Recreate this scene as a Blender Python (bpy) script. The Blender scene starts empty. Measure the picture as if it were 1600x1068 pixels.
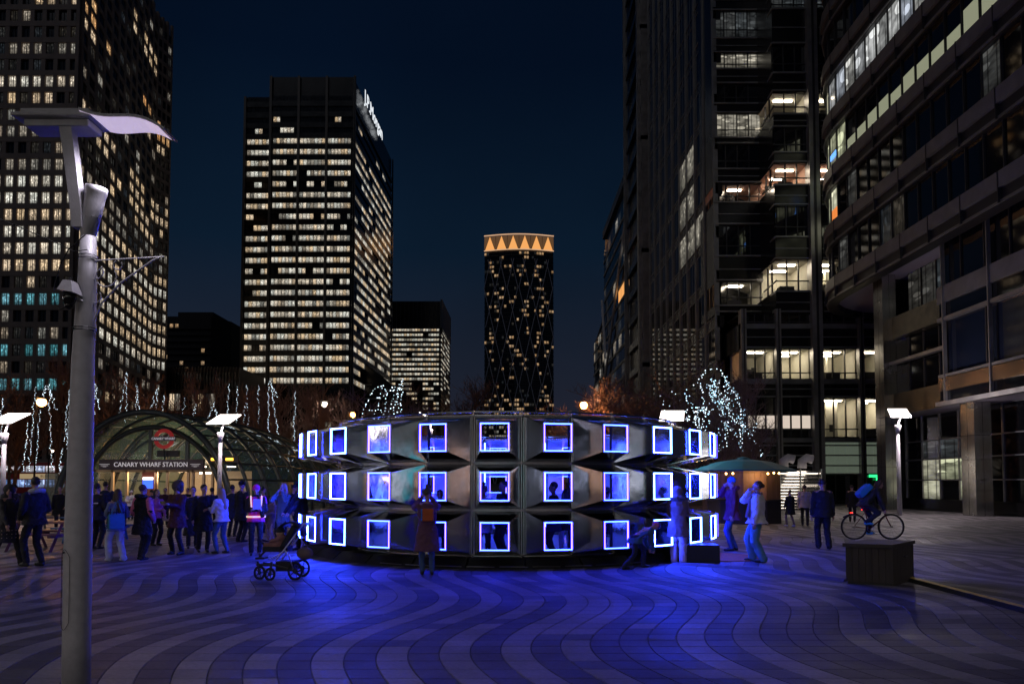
import bpy, bmesh, math, random
from math import sin, cos, tan, atan, atan2, pi, sqrt, radians, hypot
from mathutils import Vector, Matrix
C = bpy.context.scene.collection
sc = bpy.context.scene
R = random.Random(7)

# ------------------------------------------------------------------ camera
F = 1150.0; EYE = 1.82; TILT = radians(2.6)
cam_d = bpy.data.cameras.new('camera'); cam = bpy.data.objects.new('camera', cam_d); C.objects.link(cam)
cam_d.sensor_width = 36; cam_d.lens = F/1600*36; cam_d.shift_y = 166/1600
cam_d.clip_end = 6000; cam_d.clip_start = 0.1
cam.location = (0, 0, EYE); cam.rotation_euler = (radians(90)+TILT, 0, 0)
sc.camera = cam
sc.render.engine = 'CYCLES'
sc.cycles.use_denoising = True
try: sc.cycles.denoiser = 'OPENIMAGEDENOISE'
except Exception: pass
sc.cycles.max_bounces = 6; sc.cycles.diffuse_bounces = 2; sc.cycles.glossy_bounces = 4
sc.cycles.transmission_bounces = 4; sc.cycles.transparent_max_bounces = 6
sc.cycles.sample_clamp_indirect = 4; sc.cycles.caustics_reflective = False; sc.cycles.caustics_refractive = False
sc.cycles.use_light_tree = True
sc.render.resolution_x = 1024; sc.render.resolution_y = 683
sc.view_settings.view_transform = 'Standard'; sc.view_settings.look = 'None'
sc.view_settings.gamma = 1; sc.view_settings.use_curve_mapping = False
sc.view_settings.exposure = 0.12

# ------------------------------------------------------------------ night sky
w = bpy.data.worlds.new('World'); sc.world = w; w.use_nodes = True
nt = w.node_tree; nt.nodes.clear()
out = nt.nodes.new('ShaderNodeOutputWorld')
sky = nt.nodes.new('ShaderNodeTexSky'); sky.sky_type = 'NISHITA'; sky.sun_disc = False
sky.sun_elevation = radians(-5.5); sky.sun_rotation = radians(180)
bg = nt.nodes.new('ShaderNodeBackground'); bg.inputs[1].default_value = 0.12
tint = nt.nodes.new('ShaderNodeMix'); tint.data_type = 'RGBA'; tint.blend_type = 'MULTIPLY'; tint.inputs[0].default_value = 1
tint.inputs[7].default_value = (0.8, 1.0, 1.0, 1)
nt.links.new(sky.outputs[0], tint.inputs[6]); nt.links.new(tint.outputs[2], bg.inputs[0])
# glow of the city lights low in the night sky
tc = nt.nodes.new('ShaderNodeTexCoord'); sp = nt.nodes.new('ShaderNodeSeparateXYZ'); nt.links.new(tc.outputs['Generated'], sp.inputs[0])
rp = nt.nodes.new('ShaderNodeValToRGB'); nt.links.new(sp.outputs[2], rp.inputs[0])
rp.color_ramp.elements[0].position = 0.0; rp.color_ramp.elements[0].color = (0.0150, 0.0135, 0.0220, 1)
rp.color_ramp.elements[1].position = 0.9; rp.color_ramp.elements[1].color = (0.0004, 0.0016, 0.0058, 1)
for p_, c_ in ((0.14, (0.0085, 0.0115, 0.0210)), (0.30, (0.0024, 0.0078, 0.0180)), (0.5, (0.0007, 0.0032, 0.0100))):
    e_ = rp.color_ramp.elements.new(p_); e_.color = (*c_, 1)
bg2 = nt.nodes.new('ShaderNodeBackground'); bg2.inputs[1].default_value = 1.25
cn = nt.nodes.new('ShaderNodeTexNoise'); cn.inputs['Scale'].default_value = 2.2; cn.inputs['Detail'].default_value = 5; nt.links.new(tc.outputs['Generated'], cn.inputs['Vector'])
cm = nt.nodes.new('ShaderNodeMapRange'); cm.inputs[1].default_value = .3; cm.inputs[2].default_value = .7; cm.inputs[3].default_value = .82; cm.inputs[4].default_value = 1.2; nt.links.new(cn.outputs[0], cm.inputs[0])
cx_n = nt.nodes.new('ShaderNodeVectorMath'); cx_n.operation = 'SCALE'; nt.links.new(rp.outputs[0], cx_n.inputs[0]); nt.links.new(cm.outputs[0], cx_n.inputs['Scale'])
nt.links.new(cx_n.outputs[0], bg2.inputs[0])
ad = nt.nodes.new('ShaderNodeAddShader'); nt.links.new(bg.outputs[0], ad.inputs[0]); nt.links.new(bg2.outputs[0], ad.inputs[1])
nt.links.new(ad.outputs[0], out.inputs[0])
sun_d = bpy.data.lights.new('ambient_fill', 'SUN'); sun_d.energy = 0.10; sun_d.angle = radians(40); sun_d.color = (.92, .93, 1.0)  # soft sun lamp added as ambient fill for the facades
sun = bpy.data.objects.new('ambient_fill', sun_d); C.objects.link(sun); sun.rotation_euler = (radians(42), 0, radians(-25))

# ------------------------------------------------------------------ placing helpers
def ray(px, py):
    """direction of the view ray through a point of the 1600 x 1068 photograph"""
    u = (px-800)/F; v = (700-py)/F
    return Vector((u, cos(TILT)-v*sin(TILT), sin(TILT)+v*cos(TILT)))
def at(px, py, Y):
    d = ray(px, py); t = Y/d.y
    return Vector((d.x*t, Y, EYE+d.z*t))
def gnd(px, py):
    d = ray(px, py); t = -EYE/d.z
    return Vector((d.x*t, d.y*t, 0))
def zat(py, Y): return at(800, py, Y).z
def xat(px, py, Y): return at(px, py, Y).x

# ------------------------------------------------------------------ materials
MATS = {}
def mat(name, col, rough=0.6, metal=0.0, noise=0.0, scale=5.0, bump=0.0, bscale=20.0, spec=0.5, rnd=0.0, coat=0.0, trans=0.0, alpha=1.0, stretch=None):
    if name in MATS: return MATS[name]
    m = bpy.data.materials.new(name); m.use_nodes = True; MATS[name] = m
    n = m.node_tree.nodes; l = m.node_tree.links; b = n['Principled BSDF']
    b.inputs['Base Color'].default_value = (*col, 1); b.inputs['Roughness'].default_value = rough
    b.inputs['Metallic'].default_value = metal; b.inputs['Specular IOR Level'].default_value = spec
    b.inputs['Coat Weight'].default_value = coat; b.inputs['Transmission Weight'].default_value = trans
    b.inputs['Alpha'].default_value = alpha
    t = n.new('ShaderNodeTexCoord'); src = t.outputs['Object']
    if stretch:
        mp = n.new('ShaderNodeMapping'); mp.inputs['Scale'].default_value = stretch; l.new(src, mp.inputs[0]); src = mp.outputs[0]
    cur = None
    if noise > 0 or rnd > 0:
        base = n.new('ShaderNodeRGB'); base.outputs[0].default_value = (*col, 1); cur = base.outputs[0]
        if noise > 0:
            tx = n.new('ShaderNodeTexNoise'); tx.inputs['Scale'].default_value = scale; tx.inputs['Detail'].default_value = 6
            l.new(src, tx.inputs['Vector'])
            mr = n.new('ShaderNodeMapRange'); mr.inputs[1].default_value = .3; mr.inputs[2].default_value = .7
            mr.inputs[3].default_value = 1-noise; mr.inputs[4].default_value = 1+noise; l.new(tx.outputs[0], mr.inputs[0])
            mx = n.new('ShaderNodeVectorMath'); mx.operation = 'SCALE'; l.new(cur, mx.inputs[0]); l.new(mr.outputs[0], mx.inputs['Scale']); cur = mx.outputs[0]
            mr2 = n.new('ShaderNodeMapRange'); mr2.inputs[3].default_value = max(0.02, rough-.12); mr2.inputs[4].default_value = min(1, rough+.12)
            l.new(tx.outputs[0], mr2.inputs[0]); l.new(mr2.outputs[0], b.inputs['Roughness'])
        if rnd > 0:
            g = n.new('ShaderNodeNewGeometry'); oi = n.new('ShaderNodeObjectInfo'); a_ = n.new('ShaderNodeMath'); a_.operation = 'ADD'
            l.new(g.outputs['Random Per Island'], a_.inputs[0]); l.new(oi.outputs['Random'], a_.inputs[1])
            f_ = n.new('ShaderNodeMath'); f_.operation = 'FRACT'; l.new(a_.outputs[0], f_.inputs[0])
            mr3 = n.new('ShaderNodeMapRange'); mr3.inputs[3].default_value = 1-rnd; mr3.inputs[4].default_value = 1+rnd; l.new(f_.outputs[0], mr3.inputs[0])
            mx = n.new('ShaderNodeVectorMath'); mx.operation = 'SCALE'; l.new(cur, mx.inputs[0]); l.new(mr3.outputs[0], mx.inputs['Scale']); cur = mx.outputs[0]
        l.new(cur, b.inputs['Base Color'])
    if bump > 0:
        tx = n.new('ShaderNodeTexNoise'); tx.inputs['Scale'].default_value = bscale; tx.inputs['Detail'].default_value = 3
        l.new(src, tx.inputs['Vector'])
        bp = n.new('ShaderNodeBump'); bp.inputs['Strength'].default_value = bump; bp.inputs['Distance'].default_value = .02
        l.new(tx.outputs[0], bp.inputs['Height']); l.new(bp.outputs[0], b.inputs['Normal'])
    return m
def stain(m, lo=.62, hi=1.12):
    n = m.node_tree.nodes; l = m.node_tree.links; b = n['Principled BSDF']; src = b.inputs['Base Color'].links[0].from_socket
    g = n.new('ShaderNodeNewGeometry'); t = n.new('ShaderNodeTexNoise'); t.inputs['Scale'].default_value = .55; t.inputs['Detail'].default_value = 7; t.inputs['Roughness'].default_value = .65; l.new(g.outputs['Position'], t.inputs['Vector'])
    r = n.new('ShaderNodeMapRange'); r.inputs[1].default_value = .32; r.inputs[2].default_value = .62; r.inputs[3].default_value = lo; r.inputs[4].default_value = hi; l.new(t.outputs[0], r.inputs[0])
    v = n.new('ShaderNodeTexVoronoi'); v.inputs['Scale'].default_value = 2.6; l.new(g.outputs['Position'], v.inputs['Vector'])
    s = n.new('ShaderNodeMapRange'); s.inputs[1].default_value = .05; s.inputs[2].default_value = .075; s.inputs[3].default_value = .55; s.inputs[4].default_value = 1; l.new(v.outputs['Distance'], s.inputs[0])
    q = n.new('ShaderNodeMath'); q.operation = 'MULTIPLY'; l.new(r.outputs[0], q.inputs[0]); l.new(s.outputs[0], q.inputs[1])
    x = n.new('ShaderNodeVectorMath'); x.operation = 'SCALE'; l.new(src, x.inputs[0]); l.new(q.outputs[0], x.inputs['Scale']); l.new(x.outputs[0], b.inputs['Base Color'])
    rr = n.new('ShaderNodeMapRange'); rr.inputs[1].default_value = .3; rr.inputs[2].default_value = .7; rr.inputs[3].default_value = .78; rr.inputs[4].default_value = .46; l.new(t.outputs[0], rr.inputs[0]); l.new(rr.outputs[0], b.inputs['Roughness'])
def emi(name, col, strength, nee=True, base=(0.02, 0.02, 0.02)):
    if name in MATS: return MATS[name]
    m = bpy.data.materials.new(name); m.use_nodes = True; MATS[name] = m
    b = m.node_tree.nodes['Principled BSDF']
    b.inputs['Base Color'].default_value = (*base, 1)
    b.inputs['Emission Color'].default_value = (*col, 1); b.inputs['Emission Strength'].default_value = strength
    if not nee: m.cycles.emission_sampling = 'NONE'
    return m
def office(name, ca, cb, strength, lo=0.25, nee=False, uvs=(5, 4)):
    """a lit office seen through its window: ceiling lamps, walls and dark furniture, different behind every pane"""
    if name in MATS: return MATS[name]
    m = bpy.data.materials.new(name); m.use_nodes = True; MATS[name] = m
    n = m.node_tree.nodes; l = m.node_tree.links; b = n['Principled BSDF']
    b.inputs['Base Color'].default_value = (.01, .01, .012, 1); b.inputs['Roughness'].default_value = .08
    def M(op, a, b2=None, c=None):
        q = n.new('ShaderNodeMath'); q.operation = op
        for i, v in enumerate((a, b2, c)):
            if v is None: continue
            if isinstance(v, (int, float)): q.inputs[i].default_value = v
            else: l.new(v, q.inputs[i])
        return q.outputs[0]
    g = n.new('ShaderNodeNewGeometry'); oi = n.new('ShaderNodeObjectInfo')
    rnd = M('FRACT', M('ADD', g.outputs['Random Per Island'], oi.outputs['Random']))
    r2 = M('FRACT', M('MULTIPLY', rnd, 17.31)); r3 = M('FRACT', M('MULTIPLY', rnd, 91.7))
    uv = n.new('ShaderNodeUVMap'); s = n.new('ShaderNodeSeparateXYZ'); l.new(uv.outputs[0], s.inputs[0])
    cb_ = n.new('ShaderNodeCombineXYZ')
    l.new(M('MULTIPLY', s.outputs[0], uvs[0]), cb_.inputs[0]); l.new(M('MULTIPLY', s.outputs[1], uvs[1]), cb_.inputs[1])
    l.new(M('MULTIPLY', rnd, 300.0), cb_.inputs[2])
    nz = n.new('ShaderNodeTexNoise'); nz.inputs['Scale'].default_value = 1.0; nz.inputs['Detail'].default_value = 2.5; nz.inputs['Roughness'].default_value = .7
    l.new(cb_.outputs[0], nz.inputs['Vector'])
    vo = n.new('ShaderNodeTexVoronoi'); vo.inputs['Scale'].default_value = .8; l.new(cb_.outputs[0], vo.inputs['Vector'])
    spot = M('MULTIPLY', M('LESS_THAN', vo.outputs['Distance'], .33), M('GREATER_THAN', s.outputs[1], .35))
    body = n.new('ShaderNodeMapRange'); body.inputs[1].default_value = .36; body.inputs[2].default_value = .62
    body.inputs[3].default_value = lo; body.inputs[4].default_value = 1.0; l.new(nz.outputs[0], body.inputs[0])
    furn = n.new('ShaderNodeMapRange'); furn.inputs[1].default_value = .08; furn.inputs[2].default_value = .42
    furn.inputs[3].default_value = .45; furn.inputs[4].default_value = 1.0; l.new(s.outputs[1], furn.inputs[0])
    amp = M('ADD', M('MULTIPLY', r2, .7), .55)
    e = M('ADD', M('MULTIPLY', M('MULTIPLY', body.outputs[0], furn.outputs[0]), amp), M('MULTIPLY', spot, 1.0))
    # a column or mullion shadow line inside the pane
    mul = M('GREATER_THAN', M('ABSOLUTE', M('SUBTRACT', M('FRACT', M('ADD', M('MULTIPLY', s.outputs[0], 2.0), 0.0)), .5)), .07)
    e = M('MULTIPLY', e, M('ADD', M('MULTIPLY', mul, .7), .3))
    mixc = n.new('ShaderNodeMix'); mixc.data_type = 'RGBA'; l.new(r3, mixc.inputs[0])
    mixc.inputs[6].default_value = (*ca, 1); mixc.inputs[7].default_value = (*cb, 1)
    l.new(mixc.outputs[2], b.inputs['Emission Color']); l.new(M('MULTIPLY', e, strength), b.inputs['Emission Strength'])
    if not nee: m.cycles.emission_sampling = 'NONE'
    return m

# ------------------------------------------------------------------ mesh builder and tagging
class MB:
    def __init__(s): s.v = []; s.f = []; s.m = []; s.uv = []; s.mats = []
    def mi(s, m):
        if m is None: return 0
        if m not in s.mats: s.mats.append(m)
        return s.mats.index(m)
    def face(s, pts, m=None, uv=None):
        b = len(s.v); s.v += [tuple(p) for p in pts]; s.f.append(tuple(range(b, b+len(pts)))); s.m.append(s.mi(m)); s.uv.append(uv)
    def solid(s, verts, faces, m=None):
        b = len(s.v); s.v += [tuple(p) for p in verts]
        for f in faces: s.f.append(tuple(b+i for i in f)); s.m.append(s.mi(m)); s.uv.append(None)
    def frame_box(s, o, ax, ay, az, m=None):
        """box with corner o and edge vectors"""
        o = Vector(o); ax = Vector(ax); ay = Vector(ay); az = Vector(az)
        if ax.cross(ay).dot(az) < 0: ax, ay = ay, ax
        v = [o, o+ax, o+ax+ay, o+ay, o+az, o+ax+az, o+ax+ay+az, o+ay+az]
        s.solid(v, [(0, 3, 2, 1), (4, 5, 6, 7), (0, 1, 5, 4), (1, 2, 6, 5), (2, 3, 7, 6), (3, 0, 4, 7)], m)
    def box(s, x0, x1, y0, y1, z0, z1, m=None):
        s.frame_box((x0, y0, z0), (x1-x0, 0, 0), (0, y1-y0, 0), (0, 0, z1-z0), m)
    def tube(s, pts, rad, n=8, m=None, cap=True):
        pts = [Vector(p) for p in pts]
        if not isinstance(rad, (list, tuple)): rad = [rad]*len(pts)
        b = len(s.v); k = len(pts); prev = None
        for i, p in enumerate(pts):
            d = (pts[min(i+1, k-1)]-pts[max(i-1, 0)])
            d = d.normalized() if d.length > 1e-9 else Vector((0, 0, 1))
            if prev is None:
                a = Vector((0, 0, 1)) if abs(d.z) < .9 else Vector((1, 0, 0))
                u = d.cross(a).normalized()
            else:
                u = (prev-d*prev.dot(d)); u = u.normalized() if u.length > 1e-6 else d.orthogonal().normalized()
            prev = u; v2 = d.cross(u)
            for j in range(n):
                t = 2*pi*j/n; s.v.append(tuple(p+(u*cos(t)+v2*sin(t))*rad[i]))
        q = s.mi(m)
        for i in range(k-1):
            for j in range(n):
                a0 = b+i*n+j; a1 = b+i*n+(j+1) % n
                s.f.append((a0, a1, a1+n, a0+n)); s.m.append(q); s.uv.append(None)
        if cap:
            s.f.append(tuple(b+j for j in reversed(range(n)))); s.m.append(q); s.uv.append(None)
            s.f.append(tuple(b+(k-1)*n+j for j in range(n))); s.m.append(q); s.uv.append(None)
    def lathe(s, prof, o=(0, 0, 0), n=24, m=None, sx=1, sy=1):
        b = len(s.v); k = len(prof); q = s.mi(m)
        for r, z in prof:
            for j in range(n): t = 2*pi*j/n; s.v.append((o[0]+r*cos(t)*sx, o[1]+r*sin(t)*sy, o[2]+z))
        for i in range(k-1):
            for j in range(n):
                a0 = b+i*n+j; a1 = b+i*n+(j+1) % n
                s.f.append((a0, a1, a1+n, a0+n)); s.m.append(q); s.uv.append(None)
        s.f.append(tuple(b+j for j in reversed(range(n)))); s.m.append(q); s.uv.append(None)
        s.f.append(tuple(b+(k-1)*n+j for j in range(n))); s.m.append(q); s.uv.append(None)
    def ball(s, c, rx, ry=None, rz=None, n=10, k=6, m=None, rot=None):
        ry = ry or rx; rz = rz or rx; b = len(s.v); q = s.mi(m)
        for i in range(1, k):
            a = pi*i/k
            for j in range(n):
                t = 2*pi*j/n; p = Vector((rx*sin(a)*cos(t), ry*sin(a)*sin(t), -rz*cos(a)))
                if rot: p = rot @ p
                s.v.append((c[0]+p.x, c[1]+p.y, c[2]+p.z))
        for sg in (-1, 1):
            p = Vector((0, 0, rz*sg))
            if rot: p = rot @ p
            s.v.append((c[0]+p.x, c[1]+p.y, c[2]+p.z))
        lo = b+(k-1)*n; hi = lo+1
        for j in range(n):
            s.f.append((lo, b+(j+1) % n, b+j)); s.m.append(q); s.uv.append(None)
            s.f.append((hi, b+(k-2)*n+j, b+(k-2)*n+(j+1) % n)); s.m.append(q); s.uv.append(None)
        for i in range(k-2):
            for j in range(n):
                a0 = b+i*n+j; a1 = b+i*n+(j+1) % n
                s.f.append((a0, a1, a1+n, a0+n)); s.m.append(q); s.uv.append(None)
    def mesh(s, name, mt=None, smooth=False):
        me = bpy.data.meshes.new(name); me.from_pydata(s.v, [], s.f)
        if any(u is not None for u in s.uv):
            ul = me.uv_layers.new(name='UVMap'); i = 0
            for f, u in zip(s.f, s.uv):
                for j in range(len(f)):
                    if u is not None: ul.data[i].uv = u[j]
                    i += 1
        if s.mats:
            for q in s.mats: me.materials.append(q)
            me.polygons.foreach_set('material_index', s.m)
        elif mt is not None: me.materials.append(mt)
        if smooth: me.polygons.foreach_set('use_smooth', [len(p_.vertices) <= 4 for p_ in me.polygons])
        me.update(); return me
    def build(s, name, mt=None, parent=None, smooth=False, loc=None, kind=None):
        return put(name, s.mesh(name, mt, smooth), parent, loc, kind)
def put(name, me, parent=None, loc=None, kind=None, rot=None):
    o = bpy.data.objects.new(name, me); C.objects.link(o)
    if parent is not None: o.parent = parent
    if loc is not None: o.location = loc
    if rot is not None: o.rotation_euler = rot
    if kind: o['kind'] = kind
    return o
def tag(o, label=None, cat=None, group=None, kind=None):
    if label: o['label'] = label
    if cat: o['category'] = cat
    if group: o['group'] = group
    if kind: o['kind'] = kind
    return o
def thing(name, label, cat, loc=(0, 0, 0), rz=0, group=None):
    o = bpy.data.objects.new(name, None); C.objects.link(o); o.location = loc; o.rotation_euler = (0, 0, rz)
    o.empty_display_size = .1
    return tag(o, label, cat, group)
def copy_tree(o, parent=None, only=None):
    c = o.copy(); C.objects.link(c); c.parent = parent
    for ch in [q for q in KIDS.get(o.name, [])]: copy_tree(ch, c)
    return c
KIDS = {}
def index_kids(o):
    """remember the children of a thing (for copying)"""
    KIDS[o.name] = list(o.children)
    for c in o.children: index_kids(c)

# common materials
stone = mat('dark_stone_cladding', (0.24, 0.19, 0.155), .7, noise=.2, scale=.4)
dark_metal = mat('dark_painted_metal', (.03, .03, .033), .45, .3, noise=.15)
steel = mat('brushed_steel', (.50, .49, .48), .24, 1.0, noise=.05, scale=.8, bump=.04, bscale=.9)
dull_steel = mat('dull_steel', (.26, .25, .25), .42, .9, noise=.15, scale=2)
pole_paint = mat('grey_pole_paint', (.38, .37, .40), .5, .1, noise=.10, scale=14, bump=.12, bscale=60)
black_rubber = mat('black_rubber', (.012, .012, .012), .8)
black_glass = mat('dark_window_glass', (.006, .007, .009), .04, 0, spec=1.0, bump=.018, bscale=.5)
night_glass = mat('night_window_glass', (.010, .012, .016), .12, 0, spec=.5, rnd=.5)
dim_glass = office('dim_office', (.30, .26, .20), (.16, .20, .24), .09)
of_warm = office('warm_office', (1.0, .72, .42), (1.0, .78, .54), .74)
of_white = office('white_office', (1.0, .84, .64), (.90, .90, .80), .78)
of_half = office('half_lit_office', (.9, .72, .52), (.8, .8, .72), .32)
near_half = office('near_office_half', (.72, .66, .52), (.80, .74, .60), .38, uvs=(1.1, 6))
near_dim = office('near_office_dim', (.45, .42, .36), (.30, .36, .40), .11, uvs=(1.1, 6))
of_teal = office('teal_office', (.12, .55, .62), (.25, .62, .75), .62)
of_orange = office('orange_flat', (1.0, .45, .14), (1.0, .62, .30), .75)
wood = mat('weathered_wood', (.045, .036, .032), .7, noise=.3, scale=8, bump=.3, bscale=30, stretch=(1, 1, .1))
# ================================================================== GROUND
grout = mat('dark_grout_paving', (.05, .05, .055), .8, noise=.25, scale=3)
gb = MB(); gb.face([(-1500, -60, -.012), (1500, -60, -.012), (1500, 2500, -.012), (-1500, 2500, -.012)])
ground = gb.build('ground', grout, kind='structure')
ground['label'] = 'plaza paving ground under the wavy stone setts'
LAM = 6.6; AMP = .45; SW = .33; ROW = .33; Y0 = 6.6
def wave(y): return AMP*sin(2*pi*(y-8.2)/LAM - pi/2) + .10*sin(2*pi*(y-8.2)/(LAM*2.3)) - .012*(y-8)
light_sett = mat('light_granite_sett', (.205, .19, .202), .52, noise=.16, scale=22, rnd=.16, bump=.22, bscale=90)
dark_sett = mat('dark_granite_sett', (.072, .066, .078), .50, noise=.2, scale=22, rnd=.25, bump=.22, bscale=90)
stain(light_sett, .78, 1.1); stain(dark_sett, .78, 1.15)
def sett_shape(mb, j, x, m, nseg=3):
    y0 = Y0+j*ROW+.005; y1 = Y0+(j+1)*ROW-.005
    top = []
    ys = [y0+(y1-y0)*i/nseg for i in range(nseg+1)]
    L = [(x+wave(y)+.005, y) for y in ys]; Rr = [(x+wave(y)+SW-.005, y) for y in ys]
    b = len(mb.v); q = mb.mi(m)
    e = .004
    for i in range(nseg+1):
        ye = ys[i]+(e if i == 0 else (-e if i == nseg else 0))
        mb.v += [(L[i][0], L[i][1], -.012), (L[i][0]+e, ye, 0), (Rr[i][0]-e, ye, 0), (Rr[i][0], Rr[i][1], -.012)]
    for i in range(nseg):
        a = b+4*i
        for k in range(3): mb.f.append((a+k, a+k+1, a+k+5, a+k+4)[::-1]); mb.m.append(q); mb.uv.append(None)
    a = b; mb.f.append((a, a+3, a+2, a+1)[::-1]); mb.m.append(q); mb.uv.append(None)
    a = b+4*nseg; mb.f.append((a, a+1, a+2, a+3)[::-1]); mb.m.append(q); mb.uv.append(None)
def h2(a, b): return random.Random(a*7919+b*104729+13).random()
def is_dark(k, j):
    d = k % 2 == 0
    if h2(k, (j+int(h2(k, 0)*17))//13) < .09: d = not d
    if h2(k+500, j) < .035: d = not d
    return d
RX, RY = -.10, 20.84         # centre of the ring pavilion
n_ind = 0
rest = MB()
for j in range(0, 150):
    y = Y0+(j+.5)*ROW
    xr = (y*.74+2.0) if y < 30 else (y*.70+1)
    k0 = int(-xr/SW)-1; k1 = int(xr/SW)+1
    ms = {}
    nseg = 4 if y < 22 else 2
    for k in range(k0, k1+1):
        x = k*SW
        if hypot(x+wave(y)-RX, y-RY) < 5.0: continue
        dk = is_dark(k, j)
        vis = abs(x+wave(y)+SW/2)/y < .71
        if 1 <= j and n_ind < 300 and vis and y < 12:
            if dk not in ms:
                q = MB(); sett_shape(q, j, 0, None, 6)
                ms[dk] = q.mesh('paving_sett', dark_sett if dk else light_sett)
            o = put('paving_sett', ms[dk], ground, (x, 0, 0)); n_ind += 1
        else:
            sett_shape(rest, j, x, dark_sett if dk else light_sett, nseg if not (y < 12) else 6)
rest.build('paving_setts', None, ground, kind='stuff')

# ================================================================== BUILDINGS
def lerp(a, b, t): return a+(b-a)*t
class Face:
    """a vertical facade plane from P0 (left, seen from outside) to P1"""
    def __init__(s, P0, P1):
        s.a = Vector((P0[0], P0[1], 0)); s.b = Vector((P1[0], P1[1], 0)); s.d = s.b-s.a; s.L = s.d.length; s.d.normalize()
        s.n = Vector((s.d.y, -s.d.x, 0))
    def p(s, u, z, o=0): return s.a+s.d*u+s.n*o+Vector((0, 0, z))
    def bar(s, mb, u0, u1, z0, z1, o0, o1, m=None):
        mb.frame_box(s.p(u0, z0, o0), s.d*(u1-u0), s.n*(o1-o0), Vector((0, 0, z1-z0)), m)
    def pane(s, mb, u0, u1, z0, z1, o, m=None):
        mb.face([s.p(u0, z0, o), s.p(u1, z0, o), s.p(u1, z1, o), s.p(u0, z1, o)], m, [(0, 0), (1, 0), (1, 1), (0, 1)])
def prism(mb, pts, z0, z1, m=None):
    n = len(pts)
    v = [(p[0], p[1], z0) for p in pts]+[(p[0], p[1], z1) for p in pts]
    ar = sum(pts[i][0]*pts[(i+1) % n][1]-pts[(i+1) % n][0]*pts[i][1] for i in range(n))
    if ar > 0: fs = [tuple(reversed(range(n))), tuple(range(n, 2*n))]+[(i, (i+1) % n, (i+1) % n+n, i+n) for i in range(n)]
    else: fs = [tuple(range(n)), tuple(reversed(range(n, 2*n)))]+[((i+1) % n, i, i+n, (i+1) % n+n) for i in range(n)]
    mb.solid(v, fs, m)
def inset(pts, d):
    cx = sum(p[0] for p in pts)/len(pts); cy = sum(p[1] for p in pts)/len(pts)
    r = []
    for p in pts:
        v = Vector((p[0]-cx, p[1]-cy)); r.append((p[0]-v.x/v.length*d, p[1]-v.y/v.length*d))
    return r

# ---------------------------------------------------------------- left stone tower
T = thing('office_tower', 'stone office tower with square windows at the left edge behind the big lamp post', 'tower')
dA = 170.0
cA = at(116, 420, dA); eA = at(240, 420, 239); fA = at(262, 420, 246)
fl = 4.0
gfront = Face((cA.x-58, dA), (cA.x, dA)); gside = Face((cA.x, dA), (eA.x, 239)); gch = Face((eA.x, 239), (fA.x, 246))
ztopA = 158
body = MB()
prism(body, inset([(cA.x-58, dA), (cA.x, dA), (eA.x, 239), (fA.x, 246), (fA.x-30, 300), (cA.x-58, 300)], 1.0), 0, ztopA, stone)
body.build('wall', None, T)
def row_state(rows, z):
    for lo, hi, v in rows:
        if lo <= z < hi: return v
    return None
gr = MB(); nwin = 0; stuffw = MB()
def tower_face(fc, ncol, kind, indiv, zbase, nrow):
    global nwin
    sp = fc.L/ncol
    for j in range(nrow):
        z = zbase+j*fl
        fc.bar(gr, 0, fc.L, z-.72, z+.55, -.75, .06, stone)
        st_y = h2(j, 77+kind)
        for i in range(ncol):
            u0 = i*sp+sp*.17; u1 = (i+1)*sp-sp*.17; z0 = z+.55; z1 = z+fl-.72
            # which windows glow: the photograph's lit floors
            yy = j*fl
            pr, mm = lit_rule(kind, i, j, ncol)
            rr = h2(i*31+j, 5+kind)
            m = mm if rr < pr else (dim_glass if rr < pr+.22 else night_glass)
            # big windows as single parts while the limit lasts
            if indiv and nwin < 298 and m is not night_glass:
                key = (kind, i)
                q = MB(); fc.pane(q, 0, u1-u0, 0, z1-z0, 0)
                if ('w', kind, m.name) not in SH:
                    q2 = MB(); base = Face((0, 0), (fc.d.x, fc.d.y)); base.pane(q2, 0, u1-u0, 0, z1-z0, 0); SH[('w', kind, m.name)] = q2.mesh('window', m)
                put('window', SH[('w', kind, m.name)], T, fc.p(u0, z0, -.55 if kind == 0 else -.22)); nwin += 1
            else:
                fc.pane(stuffw, u0, u1, z0, z1, -.55 if kind == 0 else -.22, m)
            # window frame: one mullion and one transom
            um = (u0+u1)/2
            fc.bar(gr, um-.06, um+.06, z0, z1, *((-.55, -.42) if kind == 0 else (-.22, -.12)), dark_metal)
    for i in range(ncol+1):
        u = i*sp; fc.bar(gr, u-sp*.17, u+sp*.17, 0, ztopA, -.70, 0, stone)
SH = {}
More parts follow.
